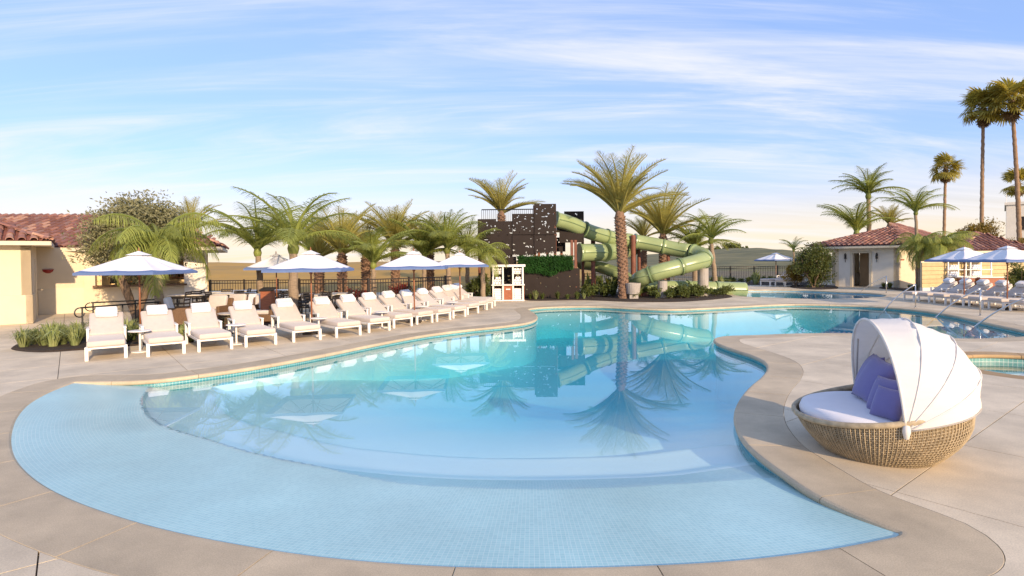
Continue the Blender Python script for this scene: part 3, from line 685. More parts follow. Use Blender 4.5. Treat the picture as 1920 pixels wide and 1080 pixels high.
# black curled handrails of the ramp behind the planting
for k, (x0, y0, x1, y1, lab) in enumerate(((152, 640, 300, 622, 'black iron handrail with curled end just behind the planting bed'), (172, 624, 330, 612, 'rear black iron handrail with curled end near the bar'))):
    a, b = G(x0, y0 - 6), G(x1, y1 - 6); o = thing('ramp_handrail', lab, 'handrail', a)
    d = b - a; mb = MB(); mb.tube([(0, 0, .78), (d.x, d.y, .78)], .022, 6); mb.build('top_rail', M_iron, o)
    for t in (0.02, .5, .98): mb = MB(); mb.tube([(d.x * t, d.y * t, 0), (d.x * t, d.y * t, .78)], .02, 6); mb.build('post', M_iron, o)
    mb = MB(); u_ = d.normalized(); mb.tube([tuple(-u_ * (.02 + .12 * math.sin(s)) + Vector((0, 0, .66 + .12 * math.cos(s)))) for s in np.linspace(0, 4.6, 12)], .016, 6); mb.build('curl', M_iron, o)

# ---- pavilion on the right
Cp = G(1685.5, 540); Fp = Cp + VX * 3.3; Gp = Cp + VX * 4.9
WP = Matrix.Translation(Cp)
pav = thing('pool_pavilion', 'white pool house with terracotta hip roof and open doorway', 'building', Cp)
vw = lambda t, o=0: Cp + VX * t - UX * o
dr0, dr1 = 1.55, 2.5
def pwall(t0, t1, z0, z1, name='wall', m=M_stuccow, th=.28, o=0.0): return wallbox(pav, WP, vw(t1, o), vw(t0, o), z0, z1, th, m, name)
pwall(0, dr0, 0, 2.5); pwall(dr1, 3.3, 0, 2.5); pwall(dr0, dr1, 2.1, 2.5, 'lintel')
fr = pwall(dr0 - .13, dr0 + .02, 0, 2.18, 'door_trim', M_trim, .08, .04); pwall(dr1 - .02, dr1 + .13, 0, 2.18, 'door_trim', M_trim, .08, .04); pwall(dr0 - .13, dr1 + .13, 2.08, 2.2, 'door_trim', M_trim, .08, .043)
pwall(dr0, dr1, 0.02, 2.1, 'door_recess', M_door, .05, -1.1)
wallbox(pav, WP, Cp, Cp + UX * 11.5, 0, 2.5, .28, M_stucco); wallbox(pav, WP, Cp - VX * .03 + UX * .25, Cp + UX * .8 - VX * .03, 1.62, 1.70, .1, M_wood, 'wall_beam')
wallbox(pav, WP, Fp, Fp + UX * 3.0, 0, 2.5, .2, M_stucco); pwall(4.45, 4.75, 0, 2.5, 'porch_column', M_stuccow, .3); pwall(3.3, 4.75, 2.2, 2.5, 'porch_beam', M_stuccow, .28)
wallbox(pav, WP, vw(3.5, -1.3), vw(3.5, -2.6), 0, 2.1, .1, M_door, 'porch_door'); pwall(3.3, 4.9, 0, 2.5, 'porch_back_wall', M_stucco, .2, -2.9)
ec = Cp - VX * .55 - UX * .55; rd = Cp + UX * 5.4 + VX * 1.9
roof_hip(pav, WP, [ec, ec + UX * 13, ec + UX * 13 + VX * 5.6, ec + VX * 5.6], 2.52, M_trim, [(rd.x, rd.y, 3.85), tuple(rd + UX * 2.0 + Vector((0, 0, 3.85)))], 300, (0, 3), (1400, 2000))
for k, t in enumerate((dr0 - .42, dr1 + .38)):
    q = vw(t, .1); o = thing('wall_lantern', ['black wall lantern right of the pavilion doorway', 'black wall lantern left of the pavilion doorway'][k], 'lantern', (q.x, q.y, 1.72))
    mb = MB(); mb.box((0, 0, .14), (.1, .1, .26)); mb.build('lantern_body', M_iron, o, bevel=(.01, 1)); mb = MB(); mb.lathe([(.0, .38), (.03, .34), (.08, .28), (0, .28)], 8); mb.build('cap', M_iron, o); mb = MB(); mb.tube([(0, 0, .01), (0, 0, -.2)], .02, 6); mb.build('tail', M_iron, o)
for k, (x, y) in enumerate(((1598, 533), (1614, 534))):
    q = G(x, y); o = thing('towel_bin', ['cream towel bin left of the pavilion doorway, farther from the door', 'cream towel bin standing next to the pavilion doorway'][k], 'bin', q, UA)
    mb = MB(); mb.bb(-.3, .3, -.3, .3, 0.03, .72); mb.build('body', M_trim, o, bevel=(.015, 1)); mb = MB(); mb.bb(-.33, .33, -.33, .33, .72, .78); mb.build('lid', M_trim, o, bevel=(.01, 1)); mb = MB(); mb.bb(-.2, .2, -.302, -.29, .35, .62); mb.build('front_panel', M_door, o)

# ---- second pavilion and siding wall behind the right loungers
S0 = G(1728, 548); o = thing('siding_wall', 'yellow horizontal board wall behind the right palm trunks', 'wall', S0); WS = Matrix.Translation(S0)
S1 = Vector((S0.x + 9.5, S0.y + 2.2, 0)); sd = (S1 - S0).normalized()
M_board = mat('yellow_board', (0.50, 0.39, 0.20), 0.75, 0.12, 3, 0.15, 30, orand=0.1)
for k in range(6):
    mb = MB(); a = sd * 0; L = (S1 - S0).length; mb.box((sd.x * L / 2, sd.y * L / 2, .35 + k * .215), (L, .06, .20), Matrix.Rotation(math.atan2(sd.y, sd.x), 3, 'Z')); mb.build('board', M_board, o)
mb = MB(); L = (S1 - S0).length; mb.box((sd.x * L / 2, sd.y * L / 2 + .06, .8), (L, .05, 1.6), Matrix.Rotation(math.atan2(sd.y, sd.x), 3, 'Z')); mb.build('backing', M_stucco, o)
mb = MB(); mb.box((sd.x * L / 2, sd.y * L / 2, .12), (L + .05, .16, .24), Matrix.Rotation(math.atan2(sd.y, sd.x), 3, 'Z')); mb.build('plinth', M_stuccow, o)
q = P(1846, 470, 36); K0 = Vector((q.x - 1.2, 34.6, 0)); WK = Matrix.Translation(K0)
kio = thing('rear_pavilion', 'small terracotta roofed building behind the right pair of umbrellas', 'building', K0)
kc = [(q.x - 2.6, 34.2), (q.x + 1.7, 34.2), (q.x + 1.7, 39), (q.x - 2.6, 39)]
for i in range(4): wallbox(kio, WK, (kc[i][0] + (.4 if i in (0, 3) else -.4), kc[i][1] + (.4 if i < 2 else -.4)), (kc[(i + 1) % 4][0] + (.4 if i in (2, 3) else -.4), kc[(i + 1) % 4][1] + (.4 if i in (3, 0) else -.4)), 0, 2.12, .2, M_stucco)
roof_hip(kio, WK, kc, 2.15, M_trim, [(q.x - .3, 36.6, 3.25), (q.x + .15, 36.6, 3.25)], 200, (0, 1, 3), (1700, 2000))
q = P(1884, 480, 62); hw = thing('hotel_wing', 'white flat-roofed hotel block at the far right edge', 'building', (q.x + 8.4, 66, 0), R_(-41))
mb = MB(); mb.bb(-3.6, 9, -4, 8, 0, 7.6); mb.build('wall', M_stuccow, hw); mb = MB(); mb.bb(-3.75, 9.1, -4.15, 8.1, 7.6, 7.9); mb.build('parapet', M_stuccow, hw)
for kx in (-2.4, 0.2, 2.8):
    for kz in (1.0, 4.6): mb = MB(); mb.bb(kx, kx + 1.4, -4.04, -3.9, kz, kz + 1.7); wn = mb.build('window', M_trim, hw); mb = MB(); mb.bb(kx + .1, kx + 1.3, -4.06, -4.03, kz + .1, kz + 1.6); mb.build('pane', M_dark, wn)
for kx in (-3.6, 9): mb = MB(); mb.tube([(kx, -4, 7.9), (kx, -4, 8.9)], .03, 6); mb.build('roof_post', M_white, hw)

# ---- perforated slide tower
YT = 27.4
tw = thing('slide_tower', 'dark brown perforated metal slide tower with leaf cut-outs', 'tower', (P(1000, 560, YT).x, YT, 0))
tx0 = tw.location.x
def perf_panel(x0, y0, x1, y1, Y, dens, seed, rag=False, bands=True, root=None):
    root = root or tw
    a, b = P(x0, y1, Y), P(x1, y0, Y); w, h = b.x - a.x, b.z - max(a.z, 0.0); z0 = max(a.z, 0.0)
    cs = 0.024; nx, nz = max(4, int(w / cs)), max(4, int(h / cs)); rng = np.random.RandomState(seed); hole = np.zeros((nz, nx), bool)
    def blob(ci, cj, rx, rz):
        for i in range(max(1, int(ci - rz - 1)), min(nz - 1, int(ci + rz + 2))):
            for j in range(max(1, int(cj - rx - 1)), min(nx - 1, int(cj + rx + 2))):
                if ((i - ci) / rz) ** 2 + ((j - cj) / rx) ** 2 < 1: hole[i, j] = True
    for _ in range(int(dens * w * h * .7)):
        ci, cj = rng.uniform(1, nz - 1), rng.uniform(1, nx - 1); fz = ci / nz
        if bands and 0.42 < fz < 0.72 and rng.rand() < .75: blob(ci, cj, rng.uniform(1.2, 4.2), rng.uniform(.55, 1.0))
        else:
            blob(ci, cj, rng.uniform(.6, 1.5), rng.uniform(.6, 1.5))
            if rng.rand() < .5: blob(ci + rng.uniform(-2, 2), cj + rng.uniform(-2.5, 2.5), 1.0, .9)
    if rag:
        for j in range(nx):
            k = int(abs(rng.normal(0, 2.5))); hole[:k, j] = True
    mb = MB(); X = np.linspace(a.x - tx0, b.x - tx0, nx + 1); Zs = np.linspace(z0, z0 + h, nz + 1); idx = {}; th = 0.03
    def vid(i, j, s):
        if (i, j, s) not in idx: idx[(i, j, s)] = len(mb.v); mb.v.append((X[j], Y - YT + (th if s else 0), Zs[i]))
        return idx[(i, j, s)]
    for i in range(nz):
        for j in range(nx):
            if hole[i, j]: continue
            mb.f.append((vid(i, j, 0), vid(i, j + 1, 0), vid(i + 1, j + 1, 0), vid(i + 1, j, 0))); mb.f.append((vid(i + 1, j, 1), vid(i + 1, j + 1, 1), vid(i, j + 1, 1), vid(i, j, 1)))
            for di, dj, e in ((0, -1, ((i + 1, j), (i, j))), (0, 1, ((i, j + 1), (i + 1, j + 1))), (-1, 0, ((i, j), (i, j + 1))), (1, 0, ((i + 1, j + 1), (i + 1, j)))):
                ii, jj = i + di, j + dj
                if not (0 <= ii < nz and 0 <= jj < nx) or hole[ii, jj]:
                    (p0, p1) = e; mb.f.append((vid(*p0, 0), vid(*p0, 1), vid(*p1, 1), vid(*p1, 0)))
    mb.mi = [0] * len(mb.f); return mb.build('perforated_panel', M_panel, root)
for k, (x0, y0, x1, y1, Y, dn, rag) in enumerate([(896.5, 410.5, 930.3, 481, 27.4, 20, True), (931, 414.5, 960.5, 481, 27.45, 22, True), (961, 400.5, 1001.5, 440, 27.4, 30, False), (961, 440.6, 1001.5, 480, 27.4, 16, True), (1002, 382, 1042.5, 440, 27.35, 26, False), (1002, 440.6, 1042.5, 476, 27.35, 14, True), (1058, 396, 1094.5, 424, 28.6, 8, False), (1049, 431, 1094.5, 455, 28.3, 8, False), (920, 481, 968, 565, 27.3, 16, False), (982, 503, 1003.7, 565, 27.2, 3, False), (1004.3, 503, 1042.7, 565, 27.2, 5, False), (1043.3, 503, 1087, 565, 27.2, 6, False), (1043.5, 445, 1060, 472, 28.8, 30, False)]):
    perf_panel(x0, y0, x1, y1, Y, dn, 40 + k, rag, k not in (9, 10, 11))
for x, yt, Y in ((898, 412, 28.2), (958, 440, 27.9), (975, 420, 27.6), (1002, 385, 27.6), (1010, 440, 29.4), (1026, 440, 29.6), (1040, 384, 27.6), (1052, 400, 29.8), (1072, 450, 27.7), (1079, 450, 28.0), (1092, 400, 29.4)):
    a = P(x, yt, Y); mb = MB(); mb.box((a.x - tx0, Y - YT, a.z / 2), (.13, .13, a.z)); mb.build('post', M_rust, tw, bevel=(.008, 1))
for (x0, x1, y, Y, d) in ((897, 1043, 440, 28.2, 2.6), (1043, 1094, 428, 28.9, 2.0)):
    a, b = P(x0, y, Y), P(x1, y, Y); mb = MB(); mb.bb(a.x - tx0, b.x - tx0, Y - YT - .4, Y - YT + d, a.z - .12, a.z); mb.build('platform', M_dark, tw)
a, b = P(903, 394, 29.5), P(1002, 391.5, 29.5); zt = (a.z + b.z) / 2
rl = MB(); rl.tube([(a.x - tx0, 2.1, zt), (b.x - tx0, 2.1, zt)], .03, 6); rl.tube([(a.x - tx0, 2.1, zt - .95), (b.x - tx0, 2.1, zt - .95)], .025, 6); rl_o = rl.build('guard_rail', M_iron, tw)
for k in range(27): x = a.x - tx0 + (b.x - a.x) * k / 26; mb = MB(); mb.tube([(x, 2.1, zt - .95), (x, 2.1, zt)], .012, 5); mb.build('baluster', M_iron, rl_o)
a, b = P(971, 505, 27.1), P(1073.5, 479.5, 27.1)
gw = thing('green_wall', 'dense green leaf wall panel hung on the slide tower', 'green wall', (a.x, 27.1, a.z))
rng = np.random.RandomState(5); mb = MB(); w, h = b.x - a.x, b.z - a.z
for _ in range(5200):
    x = rng.uniform(0, w); dip = .26 * max(0, math.sin((x / w) * PI) ** 1.5) + .06 * math.sin(x * 5); z = rng.uniform(-dip, h); y = rng.uniform(-.1, .02); s = rng.uniform(.035, .075)
    A_ = Vector(rng.normal(size=3)).normalized(); B_ = A_.orthogonal().normalized(); c = Vector((x, y, z)); mb.add([c, c + A_ * s + B_ * s * .4, c + A_ * 2 * s, c + A_ * s - B_ * s * .4], [(0, 1, 2, 3)])
mb.build('foliage', M_hedge, gw); mb = MB(); mb.bb(0.02, w - .02, .02, .09, 0.02, h - .02); mb.build('backing', M_panel, gw)

# ---- white bath-towel hut in front of the tower
a, b = G(925, 564.5), G(981, 564.5); hw_, hd = (b.x - a.x), 0.8
hut = thing('towel_hut', 'white framed towel stand with red wood door in front of the dark tower', 'kiosk', ((a.x + b.x) / 2, a.y, 0))
sc = a.y / FPX; H2 = (564 - 497) * sc
for x in (-hw_ / 2, -hw_ * .17, hw_ * .17, hw_ / 2):
    for y in (0.03, hd): mb = MB(); mb.bb(x - .035, x + .035, y - .035, y + .035, 0.04, H2 - .08); mb.build('post', M_white, hut)
mb = MB(); mb.bb(-hw_ / 2 - .12, hw_ / 2 + .12, -.06, hd + .08, H2 - .08, H2 + .03); mb.build('top', M_white, hut, bevel=(.01, 1))
mb = MB(); mb.bb(-hw_ / 2 - .06, hw_ / 2 + .06, -.02, hd + .04, 0, .05); mb.build('base', M_white, hut)
zc_ = H2 * .43
mb = MB(); mb.bb(-hw_ / 2 - .08, hw_ / 2 + .08, -.08, hd, zc_, zc_ + .05); mb.build('counter', M_white, hut, bevel=(.008, 1))
for s in (-1, 1): mb = MB(); mb.bb(s * hw_ * .335 - hw_ * .16, s * hw_ * .335 + hw_ * .16, .1, hd, zc_ * 1.75, zc_ * 1.75 + .03); mb.build('shelf', M_white, hut)
mb = MB(); mb.bb(-hw_ * .15, hw_ * .15, 0.02, .06, .06, zc_); dr_ = mb.build('door', M_wood, hut)
mb = MB(); mb.bb(-.1, .1, -.0, .02, zc_ * .72, zc_ * .80); mb.build('label_plate', M_white, dr_)
mb = MB(); mb.bb(hw_ / 2 + .036, hw_ / 2 + .06, 0.03, hd, .06, zc_); mb.build('side_panel', M_wood, hut)
mb = MB(); mb.bb(-hw_ / 2 + .04, hw_ / 2 - .04, hd - .05, hd - .02, .06, zc_); mb.build('back_panel', M_wood, hut)
def towel_roll(loc, n, seed, name, lab, grp):
    rng = np.random.RandomState(seed); o = thing(name, lab, 'towels', loc, 0, grp)
    k = 0; row = 0; left = n
    while left > 0:
        c = max(1, min(left, 4 - row)); 
        for j in range(c):
            mb = MB(); mb.tube([((j - (c - 1) / 2) * .125, -.02, .065 + row * .115), ((j - (c - 1) / 2) * .125, .3, .065 + row * .115)], [.062, .062], 12); mb.build('rolled_towel', M_towel, o, bevel=(.012, 1), smooth=True); k += 1
        left -= c; row += 1
    return o
hx, hy = hut.location.x, hut.location.y
for k, (s, z) in enumerate(((-1, zc_ * 1.75 + .03), (1, zc_ * 1.75 + .03), (-1, zc_ + .05), (1, zc_ + .05))):
    towel_roll((hx + s * hw_ * .335, hy + .12, z), 9 if k > 1 else 7, k, 'towel_pile', 'pile of rolled white towels on the %s %s of the white towel stand' % (('left', 'right', 'left', 'right')[k], ('upper shelf', 'upper shelf', 'counter', 'counter')[k]), 'rolled towel piles')
for s, nm in ((-1, 'left'), (1, 'right')):
    rng = np.random.RandomState(9); o = thing('towel_stack', 'stack of white towels filling the %s lower bay of the towel stand' % nm, 'towels', (hx + s * hw_ * .335, hy + .1, .06), 0, 'towel stacks in the lower bays')
    for r in range(int((zc_ - .12) / .085)):
        mb = MB(); j = rng.uniform(-.015, .015); mb.bb(-hw_ * .135 + j, hw_ * .135 + j, 0, .55, r * .085, r * .085 + .078); mb.build('folded_towel', M_towel, o, bevel=(.025, 2))

# ================================================================== WATER SLIDE
def smooth_path(pts, step=0.25):
    pts = [Vector(q) for q in pts]; out = []
    n = len(pts)
    for i in range(n - 1):
        a, b, c, d = pts[max(i - 1, 0)], pts[i], pts[i + 1], pts[min(i + 2, n - 1)]; k = max(2, int((c - b).length / step))
        for j in range(k):
            t = j / k; out.append(0.5 * ((2 * b) + (c - a) * t + (2 * a - 5 * b + 4 * c - d) * t * t + (3 * b - a - 3 * c + d) * t ** 3))
    out.append(pts[-1]); return out
def slide(name, label, ctrl, r, seg, open_from=None):
    path = smooth_path([P(*q) for q in ctrl], .18); base = Vector((path[0].x, path[0].y, 0)); root = thing(name, label, 'water slide', base)
    path = [q - base for q in path]; s = [0]
    for i in range(1, len(path)): s.append(s[-1] + (path[i] - path[i - 1]).length)
    n = max(2, int(round(s[-1] / seg))); 
    for k in range(n):
        idx = [i for i in range(len(path)) if s[-1] * k / n - .01 <= s[i] <= s[-1] * (k + 1) / n + .12]
        if len(idx) < 3: continue
        pp = [path[i] for i in idx]; mb = MB(); ring = 20
        half = open_from is not None and k >= open_from
        vv = []; ff = []; m = len(pp)
        for i, q in enumerate(pp):
            t = (pp[min(i + 1, m - 1)] - pp[max(i - 1, 0)]).normalized(); a = t.cross(Vector((0, 0, 1))).normalized(); b = a.cross(t)
            for rr in (r, r - .03):
                for j in range(ring + 1):
                    w = (PI + PI * j / ring) if half else 2 * PI * j / ring
                    vv.append(q + (a * math.cos(w) + b * math.sin(w)) * rr)
        R2 = 2 * (ring + 1)
        for i in range(m - 1):
            for j in range(ring):
                ff.append((i * R2 + j, i * R2 + j + 1, (i + 1) * R2 + j + 1, (i + 1) * R2 + j)); o_ = ring + 1
                ff.append((i * R2 + o_ + j + 1, i * R2 + o_ + j, (i + 1) * R2 + o_ + j, (i + 1) * R2 + o_ + j + 1))
        for i in (0, m - 1):
            for j in range(ring): ff.append((i * R2 + j, i * R2 + j + 1, i * R2 + ring + 2 + j, i * R2 + ring + 1 + j))
        mb.add(vv, ff); sg = mb.build('trough_segment' if half else 'tube_segment', M_tubeg, root, smooth=True)
        if not half:
            fm = MB(); i0 = idx[0]; t = (path[min(i0 + 1, len(path) - 1)] - path[max(i0 - 1, 0)]).normalized()
            fm.tube([path[i0] - t * .035, path[i0] + t * .035], r + .045, 24); fm.build('flange', M_flange, root)
            # moulded seam along the side
            sm_ = MB(); pts_ = []
            for i, q in enumerate(pp):
                t = (pp[min(i + 1, m - 1)] - pp[max(i - 1, 0)]).normalized(); a = t.cross(Vector((0, 0, 1))).normalized()
                if a.y > 0: a = -a
                pts_.append(q + a * (r + .012) - Vector((0, 0, .0)))
            sm_.tube(pts_, .022, 5); sm_.build('seam_rib', M_flange, sg)
    return root, base
main_c = [(1042, 412, 28.0), (1062, 417, 28.2), (1085, 426, 28.5), (1112, 437, 28.9), (1150, 447, 29.4), (1190, 453, 29.7), (1230, 460, 29.6), (1270, 468, 29.3), (1300, 473, 28.8), (1318, 479, 28.2), (1321, 486, 27.6), (1307, 491.5, 27.1), (1275, 500, 26.9), (1235, 510, 26.8), (1206, 520, 27.0), (1196, 528, 27.6), (1206, 536, 28.5), (1235, 539, 28.9), (1270, 540, 29.1), (1310, 541, 29.2), (1350, 542, 29.2), (1397, 543.5, 29.2)]
ms, mbase = slide('tube_slide', 'long green tube slide winding down from the tower to the splash pool', main_c, 0.385, 1.55)
for k, (x, yt, Y, r, m, nm) in enumerate([(1242, 527, 26.8, .23, M_conc, 'concrete_pillar'), (1318, 503, 27.7, .26, M_conc, 'concrete_pillar'), (1207, 548, 27.9, .25, M_rust, 'pillar_stub'), (1187, 441, 29.2, .13, M_rust, 'steel_post'), (1112, 448, 29.9, .12, M_rust, 'steel_post'), (1198, 462, 30.4, .09, M_rust, 'steel_post'), (1253, 478, 29.5, .09, M_rust, 'steel_post')]):
    a = P(x, yt, Y); mb = MB(); mb.tube([(a.x - mbase.x, Y - mbase.y, 0), (a.x - mbase.x, Y - mbase.y, a.z)], r, 16); mb.build(nm, m, ms)
s2, b2 = slide('upper_tube_slide', 'short green tube slide with open end curling behind the date palm', [(1087, 474, 28.0), (1110, 473.5, 28.2), (1135, 473, 28.7), (1160, 471, 29.6), (1180, 468, 30.8), (1190, 464, 32)], 0.44, 1.3)
a = P(1112, 490, 28.3); mb = MB(); mb.tube([(a.x - b2.x, a.y - b2.y, 0), (a.x - b2.x, a.y - b2.y, a.z)], .1, 12); mb.build('steel_post', M_rust, s2)
s3, b3 = slide('open_flume', 'open green slide trough dropping behind the date palm trunk', [(1090, 488, 30.5), (1115, 491, 30.0), (1140, 498, 29.4), (1165, 508, 28.9), (1186, 520, 28.6), (1200, 532, 28.8)], 0.5, 1.4, 0)
a = P(1112, 500, 30.0); mb = MB(); mb.tube([(a.x - b3.x, a.y - b3.y, 0), (a.x - b3.x, a.y - b3.y, a.z - .1)], .1, 12); mb.build('steel_post', M_rust, s3)
q = G(1187, 560, 0); q = P(1187, 548, 26.4)
o = thing('pump_box', 'grey round planter tub behind the date palm under the slide', 'tub', (q.x, 26.4, 0)); mb = MB(); mb.lathe([(0, .25), (.3, .25), (.36, .75), (.33, .75), (.3, .66), (0, .66)], 20); mb.build('tub', M_conc, o, smooth=False); mb = MB(); mb.bb(-.2, .2, -.2, .2, 0, .25); mb.build('foot', M_conc, o)

# ================================================================== LOUNGERS
def make_lounger(lab, cat='sun lounger'):
    r = thing('sun_lounger', lab, cat)
    mb = MB()
    for s in (-1, 1): mb.bb(.02, 1.92, s * .31 - .02, s * .31 + .02, .215, .27)
    for x in (.05, .6, 1.2, 1.88): mb.bb(x - .02, x + .02, -.29, .29, .222, .262)
    mb.build('frame', M_white, r, bevel=(.005, 1))
    for x, zt in ((.045, .27), (1.62, .50)):
        for s in (-1, 1): mb = MB(); mb.bb(x - .03, x + .03, s * .318 - .03, s * .318 + .03, 0, zt); mb.build('leg', M_white, r, bevel=(.006, 1))
    for s in (-1, 1):
        mb = MB(); mb.bb(1.10, 1.66, s * .325 - .03, s * .325 + .03, .50, .535); am = mb.build('armrest', M_white, r, bevel=(.008, 1))
        mb = MB(); mb.bb(1.11, 1.16, s * .325 - .024, s * .325 + .024, .25, .50); mb.build('arm_post', M_white, am, bevel=(.005, 1))
    mb = MB(); mb.bb(-.03, 1.2, -.315, .315, .265, .385); seat = mb.build('seat_cushion', M_cush, r, bevel=(.035, 3), smooth=True)
    ang = R_(34); rot = Matrix.Rotation(-ang, 3, 'Y'); L, T = .75, .10
    h = Vector((1.19, 0, .33))
    mb = MB(); mb.box(h + rot @ Vector((L / 2, 0, T / 2)), (L, .62, T), rot); mb.build('back_cushion', M_cush, r, bevel=(.035, 3), smooth=True)
    mb = MB(); mb.box(h + rot @ Vector((L / 2 - .01, 0, -.016)), (L - .04, .58, .025), rot); bf = mb.build('back_panel', M_white, r)
    mb = MB(); top = h + rot @ Vector((L * .62, 0, -.03)); mb.tube([(top.x, -.24, top.z), (1.74, -.24, .25)], .012, 5); mb.tube([(top.x, .24, top.z), (1.74, .24, .25)], .012, 5); mb.build('strut', M_white, bf)
    return r
def towel_mesh(k):
    ang = R_(34); rot = Matrix.Rotation(-ang, 3, 'Y'); h = Vector((1.19, 0, .33)); rng = np.random.RandomState(k)
    mb = MB(); mb.box(h + rot @ Vector((.655, 0, .165)), (.23, .40, .105), rot); mb.box(h + rot @ Vector((.66, 0.004, .226)), (.20, .385, .03), rot)
    me = mb.mesh('towel', M_towel, smooth=True, bevel=(.045, 3))
    for v in me.vertices: v.co += Vector(rng.normal(0, .004, 3))
    return me
TOW = [towel_mesh(k) for k in range(4)]
ords = ['first', 'second', 'third', 'fourth', 'fifth', 'sixth', 'seventh', 'eighth', 'ninth', 'tenth', 'eleventh', 'twelfth', 'thirteenth', 'fourteenth', 'fifteenth']
proto = make_lounger('x')
first = True
def place_lounger(loc, ang, lab, tlab, grp, tgrp, s=1.0, towel=True):
    global first
    o = proto if first else copy_tree(proto); first = False
    o.location = loc; o.rotation_euler = (0, 0, ang); o.scale = (s, s, s); tag(o, lab, 'sun lounger', grp)
    if towel:
        t = obj('towel', random.choice(TOW), None, loc, ang, s); tag(t, tlab, 'towel', tgrp)
    return o
LF = [((165, 677), (234, 671)), ((281, 669), (342, 663)), ((375.6, 659.6), (431.7, 655)), ((463.4, 651), (514.5, 646)), ((553, 641.5), (597.8, 637)), ((634, 633.6), (671.7, 628)), ((696, 624), (725.5, 619.7)), ((742, 615.5), (768, 611.5)), ((786, 609), (806, 604.5)), ((822, 603), (841, 599.8)), ((854, 597), (868, 593.8)), ((881.6, 590), (891.6, 587.6)), ((900.4, 584), (908, 581.5)), ((912, 580.5), (918, 577.8)), ((917.5, 576.5), (923, 574.5))]
ANG = [35, 37, 38, 39, 40, 43, 46, 50, 53, 56, 58, 60, 62, 63, 64]
for k, ((a, b), an) in enumerate(zip(LF, ANG)):
    pa, pb = G(*a), G(*b); c = (pa + pb) / 2; head = R_(an + 90); d = Vector((math.cos(head), math.sin(head), 0)); c = c - d * .045; head += random.uniform(-.03, .03)
    if k == 0: lab, tl = 'white framed lounger with taupe cushions, nearest the striped grass bed', 'folded white towel on the lounger nearest the striped grass bed'
    else: lab, tl = '%s taupe lounger from the left in the long row beside the pool' % ords[k], 'folded white towel on the %s lounger of the left row' % ords[k]
    place_lounger(c, head, lab, tl, 'loungers in the left row', 'towels on the left row')
RL = [(1727, 564), (1750, 566), (1776, 569), (1808, 572), (1838, 576), (1875, 580), (1908, 585)]
for k, q in enumerate(RL):
    c = G(*q); c = Vector((16.75, 23.9 - k * .86, 0)); lab = '%s lounger from the pavilion end of the right row' % ords[k]
    place_lounger(c, R_(-4), 'white framed %s' % lab, 'folded white towel on the %s' % lab, 'loungers in the right row', 'towels on the right row')
for k, q in enumerate(((1434, 536.5), (1462, 537.5))):
    c = G(*q); place_lounger(c, R_(20), ['far lounger standing left of its neighbour under the distant umbrella', 'far lounger beside the tall leafy bush under the distant umbrella'][k], 'white', None, None, 1.25, False); 
# side tables
def make_table():
    r = thing('side_table', 'x', 'side table')
    mb = MB(); mb.lathe([(0, .44), (.21, .44), (.22, .45), (.21, .462), (0, .462)], 24); mb.build('top', M_white, r)
    mb = MB(); mb.tube([(0, 0, .02), (0, 0, .44)], .022, 10); mb.build('stem', M_white, r)
    mb = MB(); mb.lathe([(0, 0), (.17, 0), (.17, .015), (.03, .025), (0, .025)], 24); mb.build('base', M_white, r); return r
tproto = make_table(); tf = True
def near_lounger(k, dx, dy):
    (a, b), an = LF[k], ANG[k]; pb = (G(*a) + G(*b)) / 2; h = R_(an + 90); u = Vector((math.cos(h), math.sin(h), 0)); w = Vector((math.cos(h - PI / 2), math.sin(h - PI / 2), 0)); return pb + u * dx + w * dy
for i, (k, lab) in enumerate(((0, 'round white side table between the first and second left loungers'), (2, 'round white side table between the third and fourth left loungers'), (4, 'round white side table between the fifth and sixth left loungers'), (6, 'round white side table right of the seventh left lounger'), (8, 'round white side table right of the ninth left lounger'), (10, 'round white side table right of the eleventh left lounger'))):
    o = tproto if tf else copy_tree(tproto); tf = False; o.location = near_lounger(k, .75, .58); tag(o, lab, 'side table', 'side tables in the left row')
for i, y in enumerate((23.47, 21.75, 20.03)):
    o = copy_tree(tproto); o.location = (18.0, y, 0); tag(o, '%s side table from the pavilion end of the right row' % ords[i], 'side table', 'side tables in the right row')

